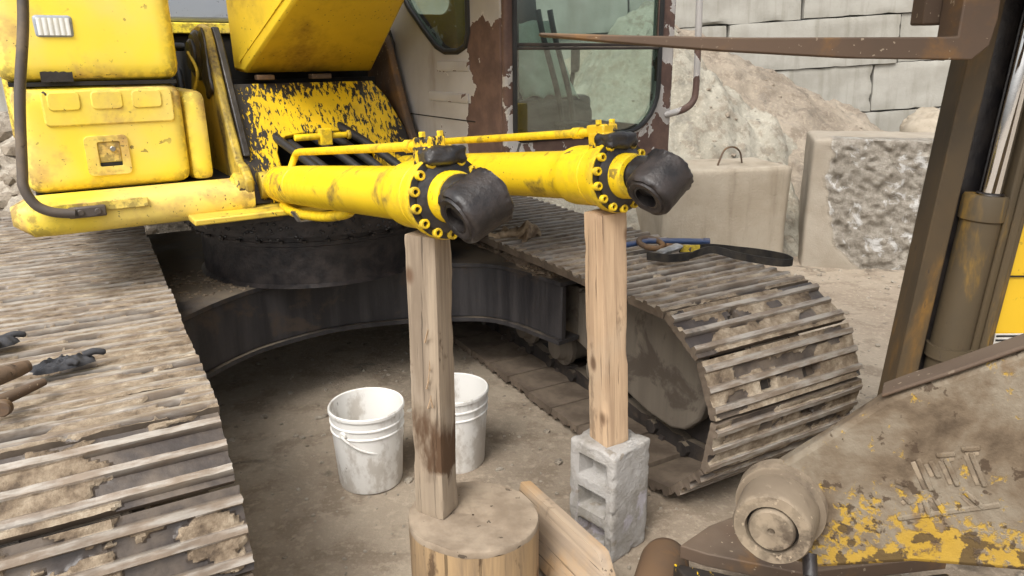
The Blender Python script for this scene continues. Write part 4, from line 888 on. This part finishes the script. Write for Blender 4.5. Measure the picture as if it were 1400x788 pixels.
# strap, shackle, ratchet and blue bar on the right track
def ribbon(path, wd, th=.005): 
    mb = MB(); P = smoothpath(path, 8); n = len(P); R_ = []
    for i in range(n):
        t = (P[min(i + 1, n - 1)] - P[max(i - 1, 0)]).normalized(); sd = V((-t.y, t.x, 0)).normalized(); lean = .35 * nz((i * .12, 0, 0), 1, 4); u = (V((0, 0, 1)) + sd * lean).normalized()
        R_.append(mb.add([P[i] + sd * th, P[i] + sd * th + u * wd, P[i] - sd * th + u * wd, P[i] - sd * th]))
    for i in range(n - 1):
        for k in range(4): j = (k + 1) % 4; mb.face(R_[i] + k, R_[i] + j, R_[i + 1] + j, R_[i + 1] + k)
    mb.face(*[R_[0] + k for k in range(4)]); mb.face(*[R_[-1] + k for k in range(4)][::-1]); return mb
zt = .822
sp = ribbon([uw(2.19, 2.50, zt), uw(2.28, 2.46, zt), uw(2.38, 2.48, zt), uw(2.46, 2.46, zt + .01), uw(2.50, 2.36, zt), uw(2.535, 2.24, zt), uw(2.575, 2.165, zt), uw(2.63, 2.15, zt), uw(2.665, 2.20, zt), uw(2.655, 2.29, zt), uw(2.60, 2.40, zt), uw(2.50, 2.52, zt + .004), uw(2.36, 2.58, zt)], .034, .003)
so_ = sp.build('tie_down_strap', M['strap'], smooth=60); tag(so_, 'black webbing strap with a long loop lying on the right track', 'strap')
d = ribbon([uw(2.44, 2.528, zt + .006), uw(2.40, 2.552, zt + .006), uw(2.36, 2.572, zt + .006)], .030, .0075); d.build('yellow_tag', M['strap_yel'], so_)
d = ribbon([uw(2.15, 2.56, zt), uw(2.20, 2.48, zt), uw(2.30, 2.45, zt)], .04); d.build('strap_tail', M['strap'], so_)
mb = MB(); mb.tube([uw(2.285 + .055 * cos(a), 2.70 + .06 * sin(a), zt + .03 + .012 * sin(a)) for a in [2 * pi * k / 28 for k in range(28)]], .014, 10, closed=True); mb.tube([uw(2.32, 2.63, zt + .025), uw(2.38, 2.60, zt + .02), uw(2.41, 2.55, zt + .015)], .016, 8)
tag(mb.build('shackle', M['rust']), 'rusty round steel ring lying behind the strap on the right track', 'shackle')
mb = MB(); mb.rbox((.15, .05, .022), (10, 4, 3), .008, lambda p, n: V((0, 0, .004 * nz(p, 30))), Matrix.Translation(uw(2.275, 2.555, zt + .03)) @ Matrix.Rotation(TH + radians(8), 4, 'Z') @ Matrix.Rotation(-.1, 4, 'Y'))
tag(mb.build('ratchet_buckle', M['bright']), 'worn shiny steel ratchet buckle at the end of the strap', 'buckle')
mb = MB(); mb.tube([uw(2.08, 2.76, zt + .02), uw(2.30, 2.74, zt + .03)], .014, 10); mb.tube([uw(2.30, 2.74, zt + .032), uw(2.53, 2.60, zt + .028)], .015, 10); mb.tube([uw(2.53, 2.60, zt + .028), uw(2.555, 2.585, zt + .027)], .018, 10)
tag(mb.build('pry_bar', M['blue']), 'blue painted steel bar lying behind the strap on the right track', 'bar')
mb = MB(); mb.rbox((.26, .15, .05), (22, 14, 6), .022, lambda p, n: V((.02 * nz(p, 9, 4), .03 * nz(p, 8, 1), .07 * fbm(p, 9, 4, 2))))
tag(mb.build('torn_rag', M['rag'], None, Matrix.Translation(uw(1.93, 3.40, .79)) @ Matrix.Rotation(radians(-30), 4, 'Z'), 50), 'torn muddy tan rag on the track frame behind the left rod eye', 'rag')
d = MB(); d.grid(lambda u, v: (uw(.0, .0, 0).x, 0, 0), 1, 1) if 0 else None
# pale cloth over the cab seat
mb = MB(); TW = Matrix.Translation(PIV) @ TF
mb.grid(lambda u, v: TW @ V((.88 + .34 * u, -.40 - .10 * (1 - v) ** 2 - .03 * sin(u * 9) * (1 - v) - .12 * (1 - v), 1.53 + .36 * v - .05 * abs(u - .45) * (1 - v) + .03 * nz((u, v, 0), 4))), 24, 20)
o = mb.build('cloth', M['cloth'], smooth=180); sf = o.modifiers.new('solid', 'SOLIDIFY'); sf.thickness = .006; tag(o, 'pale green cloth hung over the seat inside the cab', 'cloth')

# ---- fork lift mast at the right
fk = tag(empty('forklift', (1.5, 2.3, 0)), 'old rusty fork lift with worn mast, chromed lift rod and one long fork', 'forklift')
FI = Matrix.Translation((-1.5, -2.3, 0)); MF = FI @ Matrix.Translation((1.178, 2.2, 0)) @ Matrix.Rotation(radians(3.5), 4, 'Y')
d = MB(); plate_hole(d, [(0, 0), (.405, 0), (.405, .02), (.405, .14), (0, .14)], [], 'z', .1, .12)
ms = MB(); ms.prism([(.02, 0), (.088, 0), (.094, .012), (.088, .03), (.06, .035), (.06, .10), (.211, .10), (.211, .13), (.045, .13)], 'z', .12, 2.9); mast = ms.build('mast_rail', M['rust_orange'], fk, MF, bevel=.004)
ms = MB(); ms.box((.063, .037, .12), (.211, .098, 2.9)); ms.build('rail_channel', M['grease'], fk, MF)
ms = MB(); ms.prism([(.212, -.045), (.272, -.045), (.282, -.03), (.282, .14), (.212, .14)], 'z', .12, 2.9); ms.box((.230, -.058, .12), (.255, -.0455, 2.9)); ms.build('mast_rail', M['mast_yel'], fk, MF, bevel=.006)
ms = MB(); ms.lathe([(.15, 0), (.15, .068), (.80, .068), (.80, .079), (.84, .079), (.84, .068), (1.245, .066), (1.25, .074), (1.315, .074), (1.325, .068), (1.325, .03)], Matrix.Translation((.168, .0, 0)) @ Matrix.Diagonal((.84, .84, 1, 1)), 32, False); lc = ms.build('lift_cylinder', M['mast_yel'], fk, MF, 30)
ms = MB(); ms.lathe([(1.3, .030), (2.7, .030), (2.7, 0)], Matrix.Translation((.172, -.01, 0)), 32, False); ms.build('lift_rod', M['chrome'], lc)
ms = MB(); ms.lathe([(1.327, .028), (1.329, .038), (1.333, .034)], Matrix.Translation((.172, -.01, 0)), 24, False); ms.build('rod_seal', M['grease'], lc)
ft = MB(); ft.prism([(.075, 1.776), (.30, 1.768), (.60, 1.760), (1.14, 1.757), (1.15, 2.5), (1.205, 2.5), (1.235, 1.80), (1.225, 1.735), (1.185, 1.700), (.9, 1.706), (.55, 1.727), (.25, 1.752), (.080, 1.768)], 'y', 1.985, 2.085); ft.build('fork', M['rust'], fk, FI, bevel=.006)
d = MB(); d.box((1.10, 2.09, 1.79), (1.165, 2.16, 2.6)); d.box((1.17, 2.11, 1.82), (1.30, 2.17, 2.6)); d.build('carriage', M['rust'], fk, FI, bevel=.006)
d = MB(); d.box((1.27, 2.00, 1.86), (2.1, 2.08, 1.99)); d.build('cross_beam', M['mast_yel'], fk, FI, bevel=.01)
bd = MB(); bd.rbox((.95, .34, .60), (10, 6, 10), .03, None, Matrix.Translation((0, 0, -.275))); bd.rbox((.95, .10, .56), (10, 4, 8), .02, None, Matrix.Translation((0, -.12, .30))); body = bd.build('truck_body', M['lift_yel'], fk, FI @ Matrix.Translation((1.985, 2.345, .80)))
d = MB(); d.box((-.468, -.173, .03), (-.35, -.171, .075)); d.build('data_plate', M['white'], body)
for k in range(3): d = MB(); d.box((-.464, -.1745, .036 + .014 * k), (-.36, -.1735, .042 + .014 * k)); d.build('printed_line', M['dark'], body)
d = MB(); d.box((-.47, -.1735, .26), (.4, -.1715, .265)); d.build('panel_seam', M['dark'], body)
for s_ in (0, 1):
    d = MB(); d.lathe([(-.11, 0), (-.11, .22), (-.09, .27), (.09, .27), (.11, .22), (.11, 0)], Matrix.Translation((.2 + s_ * .9 - .45, .0, -.53)) @ Matrix.Rotation(pi / 2, 4, 'Z'), 28); d.build('wheel', M['rubber'], body)

# ---- loader lift arm in the foreground
AM = Matrix.Translation((.597, 1.462, .70)) @ Matrix.Rotation(radians(-29.4), 4, 'Z')
la = tag(empty('loader_arm', (.597, 1.462, 0)), 'dirt-caked yellow loader lift arm with round pin boss in the foreground', 'loader arm')
LM = Matrix.Translation((-.597, -1.462, 0)) @ AM
end = [(-.066 + 0, .0), (-.06, .05), (-.035, .10), (-.005, .135)]
ar = MB(); ar.prism([(-.005, .135), (.087, .235), (.186, .347), (.225, .375), (.291, .418), (.398, .492), (.75, .72), (1.5, 1.0), (1.62, .62), (.9, .28), (.476, .035), (.288, -.013), (.108, -.095), (.04, -.098), (-.01, -.088), (-.042, -.05), (-.052, 0), (-.048, .05), (-.03, .10)], 'y', 0, .06)
arm = ar.build('arm_plate', M['arm'], la, LM, 40, bevel=.012)
d = MB(); d.prism([(.18, .349), (.225, .379), (.291, .422), (.398, .496), (.75, .724), (.748, .732), (.395, .504), (.288, .430), (.221, .386), (.177, .355)], 'y', -.005, .064); d.build('edge_strip', M['rust'], la, LM, bevel=.004)
d = MB(); bc = (.012, 0, .045)
bm_ = Matrix.Translation(bc) @ Matrix.Rotation(-pi / 2, 4, 'Z')
d.lathe([(-.02, .100), (.02, .098), (.024, .086), (.105, .084), (.115, .079), (.115, .056), (.100, .054)], bm_, 40)
for i, p in enumerate(d.v): d.v[i] = p + V((0, 0, .003 * fbm(p, 18, 3)))
boss = d.build('pin_boss', M['boss'], la, LM, 40)
d = MB(); d.lathe([(.05, .049), (.113, .049), (.119, .045), (.119, .008), (.114, .006), (.114, 0)], bm_, 32); d.build('pin', M['boss'], la, LM, 40)
d = MB(); d.lathe([(.097, .055), (.101, .0485)], bm_, 32); d.build('pin_gap', M['grease'], la, LM)
d = MB(); d.tube([(.085, -.02, -.05), (.095, -.05, -.085)], .016, 12); d.tube([(.095, -.05, -.085), (.099, -.062, -.10)], .011, 6); d.build('grease_fitting', M['eye'], la, LM)
# embossed lettering, worn to strokes: recesses ringed by raised edges
def stroke(a, b, wd, hgt, mat, nm):
    a, b = V((a[0], a[1])), V((b[0], b[1])); t = (b - a).normalized(); s_ = V((-t.y, t.x)) * wd / 2; m_ = MB()
    m_.prism([tuple(a - s_), tuple(b - s_), tuple(b + s_), tuple(a + s_)], 'y', -hgt, .004); m_.build(nm, mat, la, LM, bevel=.003)
marks = [((.229, .158), (.245, .155)), ((.253, .221), (.283, .164)), ((.276, .222), (.292, .196)), ((.299, .237), (.324, .247)), ((.300, .236), (.326, .188)), ((.339, .261), (.362, .270)), ((.340, .260), (.371, .200)), ((.245, .126), (.254, .119)), ((.277, .132), (.288, .104)), ((.294, .145), (.316, .113)), ((.347, .170), (.378, .147))]
for a, b in marks: stroke(a, b, .011, .0012, M['boss'], 'letter_recess')
for a, b in marks:
    A_, B_ = V(a), V(b); t = (B_ - A_).normalized(); s_ = V((-t.y, t.x)) * .011
    stroke(A_ + s_ - t * .004, B_ + s_ + t * .004, .011, .004, M['arm'], 'letter_edge')
stroke((.243, .082), (.413, .170), .012, .003, M['arm'], 'letter_edge')
# cross plate below the arm
d = MB(); d.prism([(.49, 1.86), (.60, 1.955), (.76, 2.04), (1.25, 2.10), (1.25, 1.80), (.80, 1.735), (.56, 1.82)], 'z', .29, .335); d.build('tilt_plate', M['rust'], la, Matrix.Translation((-.597, -1.462, 0)), bevel=.004)
d = MB(); d.prism([(.47, 1.845), (.56, 1.812), (.80, 1.727), (1.25, 1.79), (1.25, 1.70), (.80, 1.63), (.50, 1.74)], 'z', .20, .287); d.build('tilt_edge', M['mottled'], la, Matrix.Translation((-.597, -1.462, 0)), bevel=.006)
